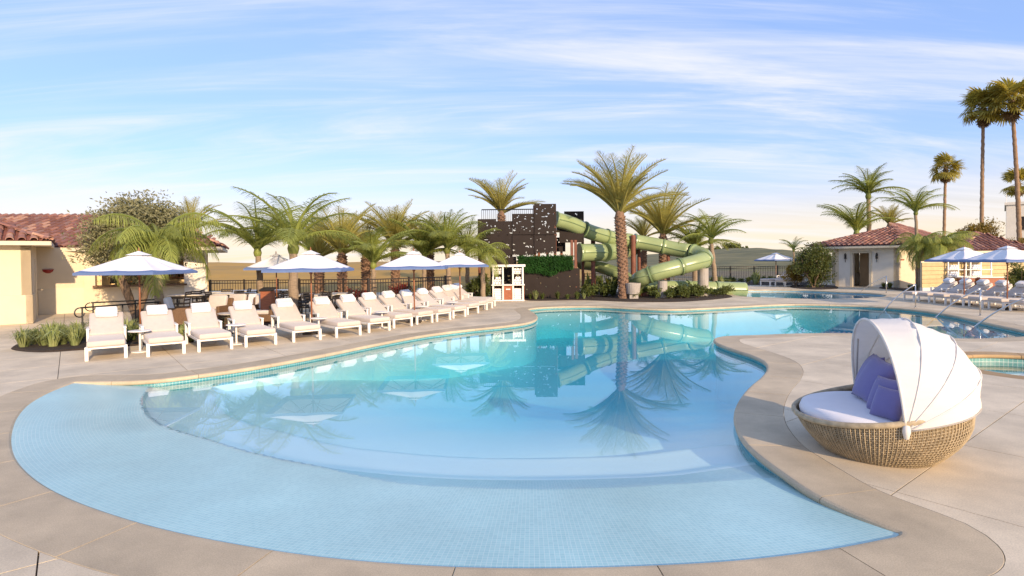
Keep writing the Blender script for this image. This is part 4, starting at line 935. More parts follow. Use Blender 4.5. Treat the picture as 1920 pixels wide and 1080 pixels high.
# ================================================================== UMBRELLAS
def make_umbrella():
    r = thing('patio_umbrella', 'x', 'umbrella'); A, ze, za = 1.25, 1.70, 2.16
    mb = MB(); mb.tube([(0, 0, 0.05), (0, 0, za + .02)], .028, 12); mb.build('pole', M_teak, r, smooth=True)
    mb = MB(); mb.bb(-.26, .26, -.26, .26, 0, .05); mb.tube([(0, 0, .05), (0, 0, .3)], .045, 12); mb.build('base', M_dark, r, bevel=(.008, 1))
    # canopy: eight gores, square plan, cloth sagging between the ribs
    def rim(k):
        a = k * PI / 4 + PI / 4; c = A * (1.4142 if k % 2 == 0 else 1.0); return Vector((c * math.cos(a), c * math.sin(a), 0))
    cv = MB(); vb = MB(); nr, ns = 8, 6
    def pt(k, u, t, cut0=.14):
        p = rim(k) * (1 - u) + rim((k + 1) % 8) * u; f = cut0 + (1 - cut0) * t; sag = .045 * math.sin(PI * u) * math.sin(PI * t) + .004 * math.sin(PI * u) * t
        return Vector((p.x * f, p.y * f, za - (za - ze) * (f ** 1.04) - sag))
    for k in range(8):
        vv = [pt(k, u / ns, t / nr) for t in range(nr + 1) for u in range(ns + 1)]
        ff = [(t * (ns + 1) + u, (t + 1) * (ns + 1) + u, (t + 1) * (ns + 1) + u + 1, t * (ns + 1) + u + 1) for t in range(nr) for u in range(ns)]
        cv.add(vv, [q for i, q in enumerate(ff) if i // ns < nr - 1]); cv.mi = [0] * len(cv.f)
        vb.add(vv, [q for i, q in enumerate(ff) if i // ns == nr - 1])
        low = [pt(k, u / ns, 1.0) for u in range(ns + 1)]; vb.add(low + [q - Vector((0, 0, .055)) for q in low], [(u, ns + 1 + u, ns + 2 + u, u + 1) for u in range(ns)])
    can = cv.build('canopy', M_canvas, r, smooth=True, merge=True); vb.build('blue_border', M_blue, r, merge=True)
    vt = MB(); 
    for k in range(8):
        p, q = rim(k) * .22, rim((k + 1) % 8) * .22; vt.add([(0, 0, za + .05), (p.x, p.y, za - .055), (q.x, q.y, za - .055)], [(0, 1, 2)])
    vt.build('vent_cap', M_canvas, can, merge=True)
    mb = MB(); mb.lathe([(0, za + .14), (.012, za + .12), (.02, za + .08), (.03, za + .045), (0, za + .04)], 10); mb.build('finial', M_teak, r)
    for k in range(8):
        p = rim(k) * .96; mb = MB(); mb.tube([(0, 0, za - .05), (p.x, p.y, ze - .02)], .012, 5); rb = mb.build('rib', M_teak, r)
        mb = MB(); q = rim(k) * .5; mb.tube([(0, 0, 1.62), (q.x, q.y, za - (za - ze) * .5 - .04)], .009, 5); mb.build('strut', M_teak, rb)
    mb = MB(); mb.lathe([(.03, 1.58), (.055, 1.58), (.055, 1.66), (.03, 1.66)], 12); mb.build('hub', M_teak, r); return r
up = make_umbrella(); uf = True
for px, Y, rz, lab, s in ((261, 13.7, 0.0, 'big square blue-edged umbrella behind the two nearest left loungers', .73), (583, 14.9, .10, 'square blue-edged umbrella behind the fifth left lounger', .76), (518, 19.5, .2, 'half hidden blue-edged umbrella over the dining terrace', .68), (776, 17.4, .06, 'blue-edged umbrella over the middle of the left row', .80), (862, 21.6, .1, 'blue-edged umbrella at the tower end of the left row', .84), (1808, 21.6, .12, 'blue-edged umbrella over the right row, nearer the pavilion', .70), (1889, 19.4, .05, 'blue-edged umbrella cut by the right edge of the picture', .72), (1455, 38.5, .3, 'small distant umbrella above two loungers beside the leafy bush', .78)):
    o = up if uf else copy_tree(up); uf = False; o.location = ((px - 960) / FPX * Y, Y, 0); o.rotation_euler = (0, 0, rz); o.scale = (s, s, 1); tag(o, lab, 'umbrella', 'square pool umbrellas')

# ================================================================== DAYBED
c = Vector((3.56, 5.5, 0)); db = thing('wicker_daybed', 'round wicker daybed with white folding canopy on the right deck', 'daybed', c, R_(-17)); db.scale = (.86, .86, 1.0)
RD = 0.85
M_rattan = mat('golden_rattan', (0.42, 0.335, 0.215), 0.6, 0.25, 14, orand=0.0)
M_rattan2 = mat('dark_rattan', (0.24, 0.17, 0.09), 0.65, 0.25, 14)
# basket profile: low rim at the open front (-x), high back (+x)
def rim_h(a): t = (1 + math.cos(a)) / 2; return .335 + .30 * t ** 1.25
def rad(h, H): f = min(1, h / max(H, .01)); return RD * (0.60 + 0.40 * math.sin(min(1, .08 + f * .92) * PI / 2) ** 0.9)
NA, NH = 250, 15
mb = MB(); vv = []
for i in range(NH + 1):
    for j in range(96):
        a = 2 * PI * j / 96; H = rim_h(a); h = H * i / NH; r_ = rad(h, .42) - .012; vv.append((r_ * math.cos(a), r_ * math.sin(a), h))
mb.add(vv, [(i * 96 + j, i * 96 + (j + 1) % 96, (i + 1) * 96 + (j + 1) % 96, (i + 1) * 96 + j) for i in range(NH) for j in range(96)])
mb.add([(0.59 * RD * math.cos(2 * PI * j / 96), .59 * RD * math.sin(2 * PI * j / 96), .004) for j in range(96)], [tuple(range(96))])
mb.build('basket_shell', M_rattan2, db, smooth=True)
st = MB()
for j in range(NA):                                            # upright stakes
    a = 2 * PI * j / NA; H = rim_h(a); pts = []
    for i in range(8): h = H * i / 7; r_ = rad(h, .42) + .004 * (1 if j % 2 else -1); pts.append((r_ * math.cos(a), r_ * math.sin(a), h + .004))
    st.tube(pts, .006, 4, False)
tag(st.build('woven_stakes', M_rattan, db, smooth=True), kind='stuff')
wv = MB()
for i in range(1, 19):                                         # horizontal weavers
    pts = []
    for j in range(193):
        a = 2 * PI * j / 192; H = rim_h(a); h = H * (i - .5) / 18.5; r_ = rad(h, .42) + .005 * (1 if (j + i) % 2 else -1); pts.append((r_ * math.cos(a), r_ * math.sin(a), h))
    wv.tube(pts, .005, 3, False)
tag(wv.build('woven_strands', M_rattan, db), kind='stuff')
mb = MB(); mb.tube([(RD * 1.005 * math.cos(2 * PI * j / 96), RD * 1.005 * math.sin(2 * PI * j / 96), rim_h(2 * PI * j / 96) + .005) for j in range(97)], .028, 8, False); mb.build('braided_rim', M_rattan, db, smooth=True)
mb = MB(); pr = [(0, .26), (.76, .26), (.83, .30), (.845, .37), (.82, .42), (.76, .437), (.5, .45), (0, .452)]; mb.lathe([(r * RD / .9, z) for r, z in pr], 64)
M_bedc = mat('white_mattress', (0.76, 0.74, 0.76), 0.9, 0.03, 4, 0.12, 100, sheen=.2); mb.build('mattress', M_bedc, db, smooth=True)
# canopy: hoops pivoting at two side points, cloth between them
piv = [Vector((.0, -.87, .40)), Vector((.0, .87, .40))]
def hoop(tilt, u, Rr=1.0):
    th = PI * u; c_, s_ = math.cos(th), math.sin(th)
    y = -.87 * c_ ; up_ = (abs(s_) ** 0.72) * Rr
    d = Vector((math.cos(tilt), 0, math.sin(tilt))); return Vector((.0, y, .40)) + d * up_
tilts = [R_(97), R_(73), R_(49), R_(28), R_(11)]; RR = [.88, .93, .99, 1.0, .90]
cn = MB(); nu, sub_ = 28, 5; vv = []; rows = 0
for k in range(len(tilts) - 1):
    for m_ in range(sub_ if k < len(tilts) - 2 else sub_ + 1):
        t = m_ / sub_; ti = tilts[k] + (tilts[k + 1] - tilts[k]) * t; rr = RR[k] + (RR[k + 1] - RR[k]) * t - .02 * math.sin(PI * t); rows += 1
        for u in range(nu + 1): vv.append(hoop(ti, u / nu, rr + .006 * math.sin(u * 2.1 + t * 9) + .005 * math.sin(u * 3.7 + k * 2)))
cn.add(vv, [(i * (nu + 1) + u, (i + 1) * (nu + 1) + u, (i + 1) * (nu + 1) + u + 1, i * (nu + 1) + u + 1) for i in range(rows - 1) for u in range(nu)])
M_can = mat('ivory_canopy_cloth', (0.84, 0.81, 0.77), 0.85, 0.03, 4, 0.2, 60, stretch=(1, 1, 6))
t_ = M_can.node_tree; b_ = t_.nodes['Principled BSDF']; tr_ = t_.nodes.new('ShaderNodeBsdfTranslucent'); tr_.inputs[0].default_value = (.85, .80, .72, 1); mx_ = t_.nodes.new('ShaderNodeMixShader'); mx_.inputs[0].default_value = .25
t_.links.new(b_.outputs[0], mx_.inputs[1]); t_.links.new(tr_.outputs[0], mx_.inputs[2]); t_.links.new(mx_.outputs[0], t_.nodes['Material Output'].inputs[0])
cno = cn.build('canopy', M_can, db, smooth=True)
for ti, rr in zip(tilts, RR):
    mb = MB(); mb.tube([hoop(ti, u / 30, rr + .004) for u in range(31)], .008 if ti != tilts[0] else .014, 6); mb.build('hoop', M_can if ti in (tilts[1], tilts[2], tilts[0], tilts[3]) else M_conc, cno, smooth=True)
for p in piv: mb = MB(); mb.lathe([(0, -.07), (.022, -.06), (.038, 0), (.03, .05), (0, .06)], 12, tuple(p)); mb.build('pivot_cover', M_can, cno, smooth=True)
for s in (-1,):
    mb = MB(); mb.tube([piv[1] + Vector((0.0, -.02, .05)), piv[1] + Vector((-.05, -.3, .62))], .01, 6); mb.build('inner_strut', M_conc, cno)
# pillows: separate things lying on the mattress
def pillow(name, lab, lx, ly, lz, w, h, t, rx, ry, rz):
    mb = MB(); n = 12; vv = []
    for sgn in (1, -1):
        for i in range(n + 1):
            for j in range(n + 1):
                u, v = i / n * 2 - 1, j / n * 2 - 1; e = max(0, (1 - abs(u) ** 2.4)) * max(0, (1 - abs(v) ** 2.4)); pin = 1 - .09 * (1 - abs(v) ** 2) * (abs(u) ** 3) * 1.0; pin2 = 1 - .09 * (1 - abs(u) ** 2) * (abs(v) ** 3)
                vv.append((u * w / 2 * pin, v * h / 2 * pin2, sgn * t / 2 * e ** .5))
    k = (n + 1) ** 2; ff = [(i * (n + 1) + j, (i + 1) * (n + 1) + j, (i + 1) * (n + 1) + j + 1, i * (n + 1) + j + 1) for i in range(n) for j in range(n)]
    mb.add(vv, ff + [tuple(q + k for q in f[::-1]) for f in ff]); me = mb.mesh(name, M_purp, smooth=True, merge=True)
    o = obj(name, me); o.matrix_world = Matrix.Translation(c) @ Matrix.Rotation(R_(-17), 4, 'Z') @ Matrix.Translation((lx * .86, ly * .86, lz)) @ Matrix.Rotation(rz, 4, 'Z') @ Matrix.Rotation(ry, 4, 'Y') @ Matrix.Rotation(rx, 4, 'Z'); return tag(o, lab, 'pillow', 'periwinkle pillows on the daybed')
pillow('pillow', 'periwinkle square pillow at the left end of the daybed pillows', .05, .50, .655, .46, .46, .17, 0.08, R_(-66), R_(-6))
pillow('pillow', 'large periwinkle pillow leaning in front at the middle of the daybed', .0, .10, .66, .48, .48, .18, -.10, R_(-62), R_(12))
pillow('pillow', 'periwinkle pillow tucked behind the middle pillow', .26, .16, .68, .46, .46, .16, 0, R_(-72), R_(0))
pillow('pillow', 'small periwinkle pillow peeking out beside the canopy edge', -.02, -.34, .60, .36, .36, .15, .05, R_(-66), R_(22))
pillow('pillow', 'smallest periwinkle pillow nearest the canopy pivot', -.06, -.55, .57, .30, .30, .14, 0, R_(-66), R_(34))

# ================================================================== HANDRAILS
def handrail(lab, foot, top, base):
    a, t, b = Vector(foot), Vector(top), Vector(base); o = thing('pool_handrail', lab, 'handrail', (b.x, b.y, 0), 0, 'steel pool handrails')
    pts = []
    for k in range(13):
        u = k / 12; p = a * (1 - u) + t * u; p.z += .16 * math.sin(PI * u) * (1 - .3 * u); pts.append(p - o.location)
    mb = MB(); mb.tube(pts, .021, 10); mb.build('rail', M_steel, o, smooth=True)
    mb = MB(); mb.tube([t - o.location, b - o.location], .021, 10); mb.build('post', M_steel, o, smooth=True)
    mb = MB(); mb.lathe([(0, .0), (.05, 0), (.05, .012), (.025, .02), (0, .02)], 14); mb.build('flange', M_steel, o)
def hr(lab, bx, by, tx, ty, fx, fy, H=.86):
    b = G(bx, by); t = Vector((b.x, b.y, H)); f = G(fx, fy, WL - .3); handrail(lab, f, t, b)
hr('curved steel handrail at the pool steps, leftmost of the three', 1716.5, 577, 0, 0, 1646, 596)
hr('curved steel handrail at the pool steps, middle of the three', 1838, 592, 0, 0, 1738, 611)
hr('curved steel handrail at the pool steps, nearest the right edge', 1942, 612, 0, 0, 1806, 630)
hr('steel handrail of the far splash pool in front of the pavilion', 1662, 549.5, 0, 0, 1601, 559)
stp = tag(bpy.data.objects.new('pool_steps', None), kind='structure'); COL.objects.link(stp)
for k, (x0, x1) in enumerate(((1800, 1850), (1835, 1880), (1868, 1905))):
    a = G(x0 - 40, 611 + k * 3, -.3); b = G(x1, 633, -.3); w = (b - a); n_ = Vector((-w.y, w.x, 0)).normalized(); mb = MB()
    if n_.x < 0: n_ = -n_
    mid = (a + b) / 2 - n_ * .25; pts = [a * (1 - u) ** 2 + mid * (2 * u * (1 - u)) + b * (u * u) for u in [i_ / 8 for i_ in range(9)]]
    for i in range(8):
        p, q = pts[i], pts[i + 1]; z = -.62 + k * .15
        mb.add([(p.x, p.y, z), (q.x, q.y, z), (q.x + n_.x * 3, q.y + n_.y * 3, z), (p.x + n_.x * 3, p.y + n_.y * 3, z), (p.x, p.y, -1.3), (q.x, q.y, -1.3)], [(0, 1, 2, 3), (4, 5, 1, 0)])
    mb.build('step', M_plaster, stp)
    mb = MB(); mb.tube([(q.x + n_.x * .04, q.y + n_.y * .04, -.615 + k * .15) for q in pts], .025, 5); mb.build('step_nosing', M_band, stp)
# ================================================================== VEGETATION
def frond_mesh(name, m, L, th0, bend, nl, ll, sweep, droop, lift, w, seed, pet=.14, pw=1.4):
    rng = np.random.RandomState(seed); n = 16; pts = [Vector((0, 0, 0))]; ths = []
    yaw = rng.uniform(-.12, .12)
    for i in range(n):
        s = (i + .5) / n; th = th0 - bend * s ** pw; ths.append(th); pts.append(pts[-1] + Vector((math.cos(th), yaw * s * .6, math.sin(th))) * (L / n))
    mb = MB(); mb.tube(pts[::2] + ([pts[-1]] if n % 2 else []), [.028 * (1 - .85 * i / (n // 2)) for i in range(len(pts[::2]) + (n % 2))], 4, False)
    for i in range(nl):
        t = pet + (1 - pet) * (i + rng.uniform(0, .6)) / nl; t = min(t, .995); k = min(int(t * n), n - 1); f = t * n - k
        p = pts[k].lerp(pts[k + 1], f); T = (pts[k + 1] - pts[k]).normalized(); S0 = Vector((0, 1, 0)); Nn = T.cross(S0); Nn = -Nn if Nn.dot(Vector((0, 0, 1))) < 0 and th0 < 1.2 else Nn
        if Nn.z < 0 and abs(ths[k]) < PI / 2: Nn = -Nn
        tt = (t - pet) / (1 - pet); l = ll * (0.45 + .55 * math.sin(PI * min(1, tt * .8 + .22)) ** .8) * (1 - .45 * tt ** 4) * rng.uniform(.85, 1.1)
        for s in (-1, 1):
            sw = sweep + .35 * tt + rng.uniform(-.12, .12); d = (S0 * s * math.cos(sw) + T * math.sin(sw) + Nn * (lift + rng.uniform(-.12, .12))).normalized()
            d1 = (d + Vector((0, 0, -droop * .45))).normalized(); d2 = (d + Vector((0, 0, -droop * 1.5))).normalized()
            wv = (T - d * T.dot(d)); wv = wv.normalized() * w * .5 if wv.length > .05 else Nn * w * .5
            a = p + d1 * l * .5; b = a + d2 * l * .5
            mb.add([p - wv * .6, p + wv * .6, a + wv, a - wv, b], [(0, 1, 2, 3), (3, 2, 4)])
    return mb.mesh(name, m)
TIERS = [R_(84), R_(68), R_(50), R_(30), R_(8), R_(-18)]
DATE = [[frond_mesh('frond', M_date, 1.0, t, .55 + .2 * (k < 3) + .2 * v, 48, .235, .52, .14, .26, .0062, 10 * k + v, .16) for v in range(2)] for k, t in enumerate(TIERS)]
QUEEN = [[frond_mesh('frond', M_queen, 1.0, t, 1.05 + .35 * v, 52, .26, .45, .6, .16, .0078, 100 + 10 * k + v, .12, 1.25) for v in range(2)] for k, t in enumerate(TIERS)]
WEEP = [[frond_mesh('frond', M_queen, 1.0, t, 1.75 + .35 * v, 60, .34, .34, 1.5, .08, .0075, 200 + 10 * k + v, .10, 1.1) for v in range(2)] for k, t in enumerate(TIERS)]
def add_fronds(crown, sets, L, n, rng, tiers, zoff=0.0, squash=1.0):
    for i in range(n):
        k = tiers[i % len(tiers)]; me = sets[k][rng.randint(2)]; o = obj('frond', me, crown)
        s = L * rng.uniform(.82, 1.08) * (1.0 if k > 0 else .92); o.scale = (s, s, s * squash)
        o.rotation_euler = (rng.uniform(-.12, .12), rng.uniform(-.08, .08), i * 2.39996 + rng.uniform(-.25, .25)); o.location = (rng.uniform(-.04, .04), rng.uniform(-.04, .04), zoff + rng.uniform(-.05, .05))
def trunk_tube(h, r0, r1, lean, rng, m, parent, kind):
    mb = MB(); n = max(6, int(h / .16)); pts, rs = [], []
    for i in range(n + 1):
        t = i / n; pts.append((lean[0] * t ** 1.6 + .012 * math.sin(i * 1.7), lean[1] * t ** 1.6 + .012 * math.cos(i * 1.3), h * t)); rs.append((r0 + (r1 - r0) * t) * (1 + .05 * (i % 2)) * (1.25 if i == 0 else 1))
    mb.tube(pts, rs, 12)
    if kind == 'date':                                        # old leaf bases in a spiral
        k = int(h * 58)
        for i in range(k):
            t = i / k; a = i * 2.39996; r = (r0 + (r1 - r0) * t); c = Vector((lean[0] * t ** 1.6, lean[1] * t ** 1.6, h * t)); e = Vector((math.cos(a), math.sin(a), 0)); s_ = Vector((-e.y, e.x, 0)); w = .055 + .02 * t
            b0 = c + e * r * .92; tip = c + e * (r + .05 + .05 * t) + Vector((0, 0, .09))
            mb.add([b0 - s_ * w, b0 + s_ * w, b0 + Vector((0, 0, .12)), tip - s_ * w * .5, tip + s_ * w * .5], [(0, 1, 4, 3), (1, 2, 4), (2, 0, 3), (3, 4, 2)])
    return mb.build('trunk', m, parent)
def palm(name, lab, px, Y, crown_py, L, kind, n, seed, lean=(0, 0), r=.14, cpx=None, grp=None, tiers=None, squash=1.0, z0=0.0):
    rng = np.random.RandomState(seed); cz = P(px, crown_py, Y).z; x = (P(px, crown_py, Y)).x
    if cpx is not None: cx = P(cpx, crown_py, Y).x; lean = (cx - x, 0)
    root = thing(name, lab, 'palm tree', (x, Y, z0), 0, grp)
    bark = {'date': M_datebark, 'queen': M_qbark, 'weep': M_qbark}[kind]
    trunk_tube(cz - z0, r * 1.05, r * (.95 if kind == 'date' else .72), lean, rng, bark, root, kind)
    mb = MB(); mb.lathe([(0, -.5 * r * 3), (r * .9, -r), (r * 1.15, 0), (r * .8, r * 1.4), (r * .25, r * 3), (0, r * 3.4)], 12); cr = mb.build('crown', M_datebark if kind == 'date' else M_queen, root, smooth=True); cr.location = (lean[0], lean[1], cz - z0)
    sets = {'date': DATE, 'queen': QUEEN, 'weep': WEEP}[kind]
    add_fronds(cr, sets, L, n, rng, tiers or ({'date': [1, 2, 0, 2, 1, 3, 1, 2], 'queen': [1, 2, 0, 2, 1, 3, 1, 2], 'weep': [1, 2, 3, 2, 4, 3]}[kind]), r, squash)
    return root
palm('date_palm', 'tall date palm with rough brown trunk in front of the slide', 1168, 26.6, 408, 3.3, 'date', 40, 1, r=.215, cpx=1162)
palm('date_palm', 'date palm rising behind the perforated slide tower', 940, 31.5, 405, 2.6, 'date', 32, 2, r=.18)
palm('date_palm', 'date palm behind the middle of the tube slide', 1243, 32, 446, 3.25, 'date', 38, 3, r=.19)
palm('date_palm', 'yellowish date palm between the slide bend and the taller palm', 1303, 32, 470, 2.7, 'queen', 22, 4, r=.17)
palm('feather_palm', 'slim feather palm just right of the slide bend', 1341, 29.6, 452, 2.3, 'queen', 16, 5, r=.13, cpx=1333, tiers=[0, 1, 2, 1, 3, 2])
palm('date_palm', 'small dark palm crown peeking over the slide beside the date palm', 1206, 35, 452, 1.9, 'date', 24, 6, r=.18)
palm('feather_palm', 'leaning feather palm at the left end of the dining terrace', 489, 19.8, 474, 2.5, 'queen', 18, 7, r=.12, cpx=483)
palm('feather_palm', 'large feather palm with arching fronds behind the second umbrella', 548, 19.2, 466, 2.8, 'queen', 18, 8, r=.17, cpx=550, tiers=[0, 1, 2, 3, 2, 1, 3])
palm('date_palm', 'golden date palm behind the second left umbrella', 641, 24.5, 482, 2.6, 'date', 40, 9, r=.17)
palm('date_palm', 'golden date palm rising between two left umbrellas', 741, 27.5, 470, 2.75, 'date', 42, 10, r=.18)
palm('feather_palm', 'green feather palm left of the slide tower', 842, 25.6, 470, 2.6, 'queen', 26, 11, r=.13, cpx=838)
palm('feather_palm', 'low feather palm with hanging fronds against the dark tower', 905, 25.2, 482, 1.65, 'weep', 14, 12, r=.11)
palm('feather_palm', 'feather palm between the third umbrella and the golden palms', 700, 23.2, 498, 2.3, 'queen', 24, 13, r=.12)
palm('feather_palm', 'small feather palm behind the fourth umbrella', 795, 26.5, 484, 2.3, 'queen', 24, 14, r=.12)
palm('date_palm', 'golden palm filling the gap right of the large feather palm', 598, 27, 490, 2.3, 'date', 34, 24, r=.2)
palm('date_palm', 'golden palm top between the third umbrella and the tower palms', 805, 29, 478, 2.4, 'date', 34, 25, r=.2)
palm('feather_palm', 'green feather palm close beside the dark tower edge', 876, 26.6, 478, 2.1, 'queen', 22, 26, r=.11)
palm('date_palm', 'golden palm behind the iron fence post', 686, 28.5, 486, 2.3, 'date', 32, 27, r=.2)
palm('weeping_palm', 'weeping palm with long hanging leaflets above the first umbrella', 296, 16.6, 462, 2.15, 'weep', 20, 15, r=.13, tiers=[2, 1, 3, 2, 4, 3])
palm('date_palm', 'pale palm top showing behind the olive tree', 358, 30, 440, 2.1, 'date', 28, 16, r=.2)
palm('feather_palm', 'tallest feather palm standing behind the pool pavilion', 1631, 43, 368, 2.9, 'queen', 24, 17, r=.18, cpx=1628)
palm('feather_palm', 'broad feather palm left of the tallest one behind the pavilion', 1606, 42, 440, 3.4, 'queen', 18, 18, r=.2, tiers=[0, 1, 1, 2, 1])
palm('feather_palm', 'feather palm with arching fronds above the pavilion ridge', 1721, 31.5, 400, 2.1, 'queen', 16, 19, r=.1, cpx=1717)
palm('thatch_palm', 'shaggy dark palm beside the right wall of the pavilion', 1727, 30.6, 462, 1.75, 'weep', 26, 20, r=.14, tiers=[1, 2, 3, 4, 5, 3])
palm('thatch_palm', 'shaggy palm between the pavilion and the board wall', 1762, 30.4, 468, 2.0, 'weep', 24, 21, r=.13, tiers=[1, 2, 3, 2, 4])
palm('feather_palm', 'little feather palm behind the far pair of loungers', 1488, 37.5, 470, 1.3, 'queen', 9, 22, r=.07)
palm('date_palm', 'dark palm crown behind the pavilion roof', 1668, 44, 425, 1.9, 'date', 30, 23, r=.18)

# fan palms
def fan_leaf(m, seed, droop):
    rng = np.random.RandomState(seed); mb = MB(); mb.tube([(0, 0, 0), (.45, 0, .03), (.85, 0, -.02)], [.022, .016, .012], 4, False); c = Vector((.85, 0, -.02)); n = 22
    for i in range(n):
        a = (i / (n - 1) - .5) * 2 * 2.2; L = .82 * (1 - .22 * abs(a) / 2.2) * rng.uniform(.9, 1.05); d = Vector((math.cos(a), math.sin(a), .06 * (-1) ** i)); s = Vector((-d.y, d.x, 0)) * .055
        m1 = c + d * L * .6 + Vector((0, 0, -.06 * droop)); t_ = c + d * L + Vector((0, 0, -droop * rng.uniform(.22, .45)))
        mb.add([c, m1 - s, m1 + s, t_ - s * .2, t_ + s * .2], [(0, 1, 2), (1, 3, 4, 2)])
    return mb.mesh('fan_frond', m)
FAN = [fan_leaf(M_fan, k, .6 + .25 * k) for k in range(3)]; DRY = fan_leaf(M_dryfan, 9, 1.3)
def fan_palm(lab, px, Y, cpy, L, n, seed, r=.19, cpx=None):
    rng = np.random.RandomState(seed); p = P(px, cpy, Y); lean = (0, 0)
    if cpx is not None: lean = (P(cpx, cpy, Y).x - p.x, 0)
    root = thing('fan_palm', lab, 'palm tree', (p.x, Y, 0), 0, 'tall fan palms'); trunk_tube(p.z, r * 1.15, r * .8, lean, rng, M_wbark, root, 'fan')
    mb = MB(); mb.lathe([(0, -.9), (r * 1.3, -.7), (r * 1.7, -.2), (r * 1.1, .25), (0, .5)], 12); cr = mb.build('crown', M_dryfan, root, smooth=True); cr.location = (lean[0], 0, p.z)
    for i in range(n):
        el = rng.choice([1.2, .9, .6, .3, 0, -.35, -.6]); o = obj('fan_frond', FAN[rng.randint(3)], cr); s = L * rng.uniform(.85, 1.1); o.scale = (s, s, s); o.rotation_euler = (rng.uniform(-.3, .3), -el, i * 2.39996 + rng.uniform(-.2, .2)); o.location = (0, 0, .1)
    for i in range(7): o = obj('dry_frond', DRY, cr); s = L * .6; o.scale = (s, s, s); o.rotation_euler = (rng.uniform(-.3, .3), 1.15 + rng.uniform(-.1, .2), i * .9); o.location = (0, 0, -.3)
fan_palm('fan palm of middle height left of the two very tall ones', 1770, 58, 318, 1.1, 34, 31, .14, 1773)
fan_palm('very tall fan palm, the left one of the pair at right', 1841, 52, 205, 1.4, 40, 32, .15, 1844)
fan_palm('very tall fan palm nearest the right edge with leaning trunk', 1914, 50, 190, 1.5, 42, 33, .17, 1897)
fan_palm('shorter fan palm behind the leaning tall one, at the hotel block', 1910, 74, 345, 1.35, 34, 34, .17, 1910)

# leafy trees and shrubs
def leaves(mb, c, rad, n, size, rng, clumps=18, fill=.45, aspect=.38, flat=0.0):
    cs = []
    for _ in range(clumps):
        d = Vector(rng.normal(size=3)).normalized(); q = rng.uniform(fill, 1.0); q *= .86; cs.append((Vector((c[0] + d.x * rad[0] * q, c[1] + d.y * rad[1] * q, c[2] + d.z * rad[2] * q)), rng.uniform(.22, .42)))
    for i in range(n):
        cc, sp = cs[rng.randint(clumps)]; e = Vector(np.clip(rng.normal(size=3), -1.5, 1.5)) * sp * .5; p = cc + Vector((e.x * rad[0], e.y * rad[1], e.z * rad[2]))
        A_ = Vector(rng.normal(size=3)); A_.z *= (1 - flat); A_.normalize(); B_ = A_.cross(Vector(rng.normal(size=3))).normalized(); s = size * rng.uniform(.7, 1.3)
        mb.add([p, p + A_ * s * .5 + B_ * s * aspect * .5, p + A_ * s, p + A_ * s * .5 - B_ * s * aspect * .5], [(0, 1, 2, 3)])
def limb(mb, pts, r0, r1, n=7): mb.tube(smooth_path(pts, .15), [r0 + (r1 - r0) * i / max(1, len(smooth_path(pts, .15)) - 1) for i in range(len(smooth_path(pts, .15)))], n)
def tree(name, lab, px, Y, base, crown_c, rad, m, n, size, seed, cat='tree', grp=None, clumps=30, stems=4, r=.1, bark=None, fill=.45):
    rng = np.random.RandomState(seed); cc = P(crown_c[0], crown_c[1], Y); x = P(px, 560, Y).x; root = thing(name, lab, cat, (x, Y, base), 0, grp); c = Vector((cc.x - x, 0, cc.z - base))
    mb = MB()
    for k in range(stems):
        a = 2 * PI * k / stems + rng.uniform(-.4, .4); q = Vector((math.cos(a) * rad[0] * .5, math.sin(a) * rad[1] * .5, 0)); limb(mb, [(rng.uniform(-.08, .08), rng.uniform(-.08, .08), -.05), c * .35 + q * .35, c * .7 + q * .8, c + q * 1.2 + Vector((0, 0, rad[2] * .3))], r, r * .25)
        for b in range(3):
            e = Vector(rng.normal(size=3)).normalized(); e = Vector((e.x * rad[0], e.y * rad[1], abs(e.z) * rad[2])) * .75; limb(mb, [c * .55 + q * .6, c * .8 + q * .7 + e * .4, c + e], r * .45, r * .1, 5)
    for b in range(26 if n > 8000 else 6):
        e = Vector(rng.normal(size=3)).normalized(); e = Vector((e.x * rad[0], e.y * rad[1], e.z * rad[2])) * .9; mb.tube([c * .75, c + e * .5 + Vector((0, 0, -.05)), c + e], [r * .25, r * .15, r * .05], 4)
    mb.build('trunk', bark or M_bark, root, smooth=True)
    mb = MB(); leaves(mb, c, rad, n, size, rng, clumps, fill); mb.build('crown', m, root); return root
tree('olive_tree', 'multi-stemmed olive tree with grey-green crown beside the bar', 256, 18.3, 0, (252, 446), (1.75, 1.4, 1.4), M_olive, 46000, .11, 51, clumps=170, stems=4, r=.12)
tree('leafy_bush', 'big rounded green bush at the left corner of the pavilion', 1524, 34.2, 0, (1525, 497), (1.35, 1.1, 1.35), M_shrub, 15000, .13, 52, cat='bush', clumps=80, stems=5, r=.05, fill=.3)
tree('golden_bush', 'golden leaved bush between the far loungers and the big bush', 1492, 35.5, 0, (1490, 512), (.75, .6, .7), M_gold, 2600, .13, 53, cat='bush', clumps=20, stems=4, r=.03, fill=.3)
tree('frangipani_tree', 'orange-brown branching tree behind the rear pavilion roof', 1836, 46, 0, (1836, 437), (1.9, 1.4, 1.15), M_gold, 3000, .2, 54, clumps=34, stems=9, r=.1)
tree('dark_hedge', 'dark green hedge at the right edge behind the last umbrella', 1915, 27.0, 0, (1916, 518), (.85, .7, .85), M_shrub, 6500, .1, 55, cat='hedge', clumps=40, stems=3, r=.04, fill=.2)
tree('golden_bush', 'golden bush below the white hotel block at right', 1908, 40, 0, (1906, 463), (1.0, .7, .75), M_gold, 2600, .13, 56, cat='bush', clumps=22, stems=4, r=.04, fill=.3)
tree('red_bush', 'red leaved bush behind the iron fence', 752, 24.6, 0, (750, 552), (.8, .6, .55), M_red, 3000, .1, 57, cat='bush', clumps=22, stems=4, r=.03, fill=.2)
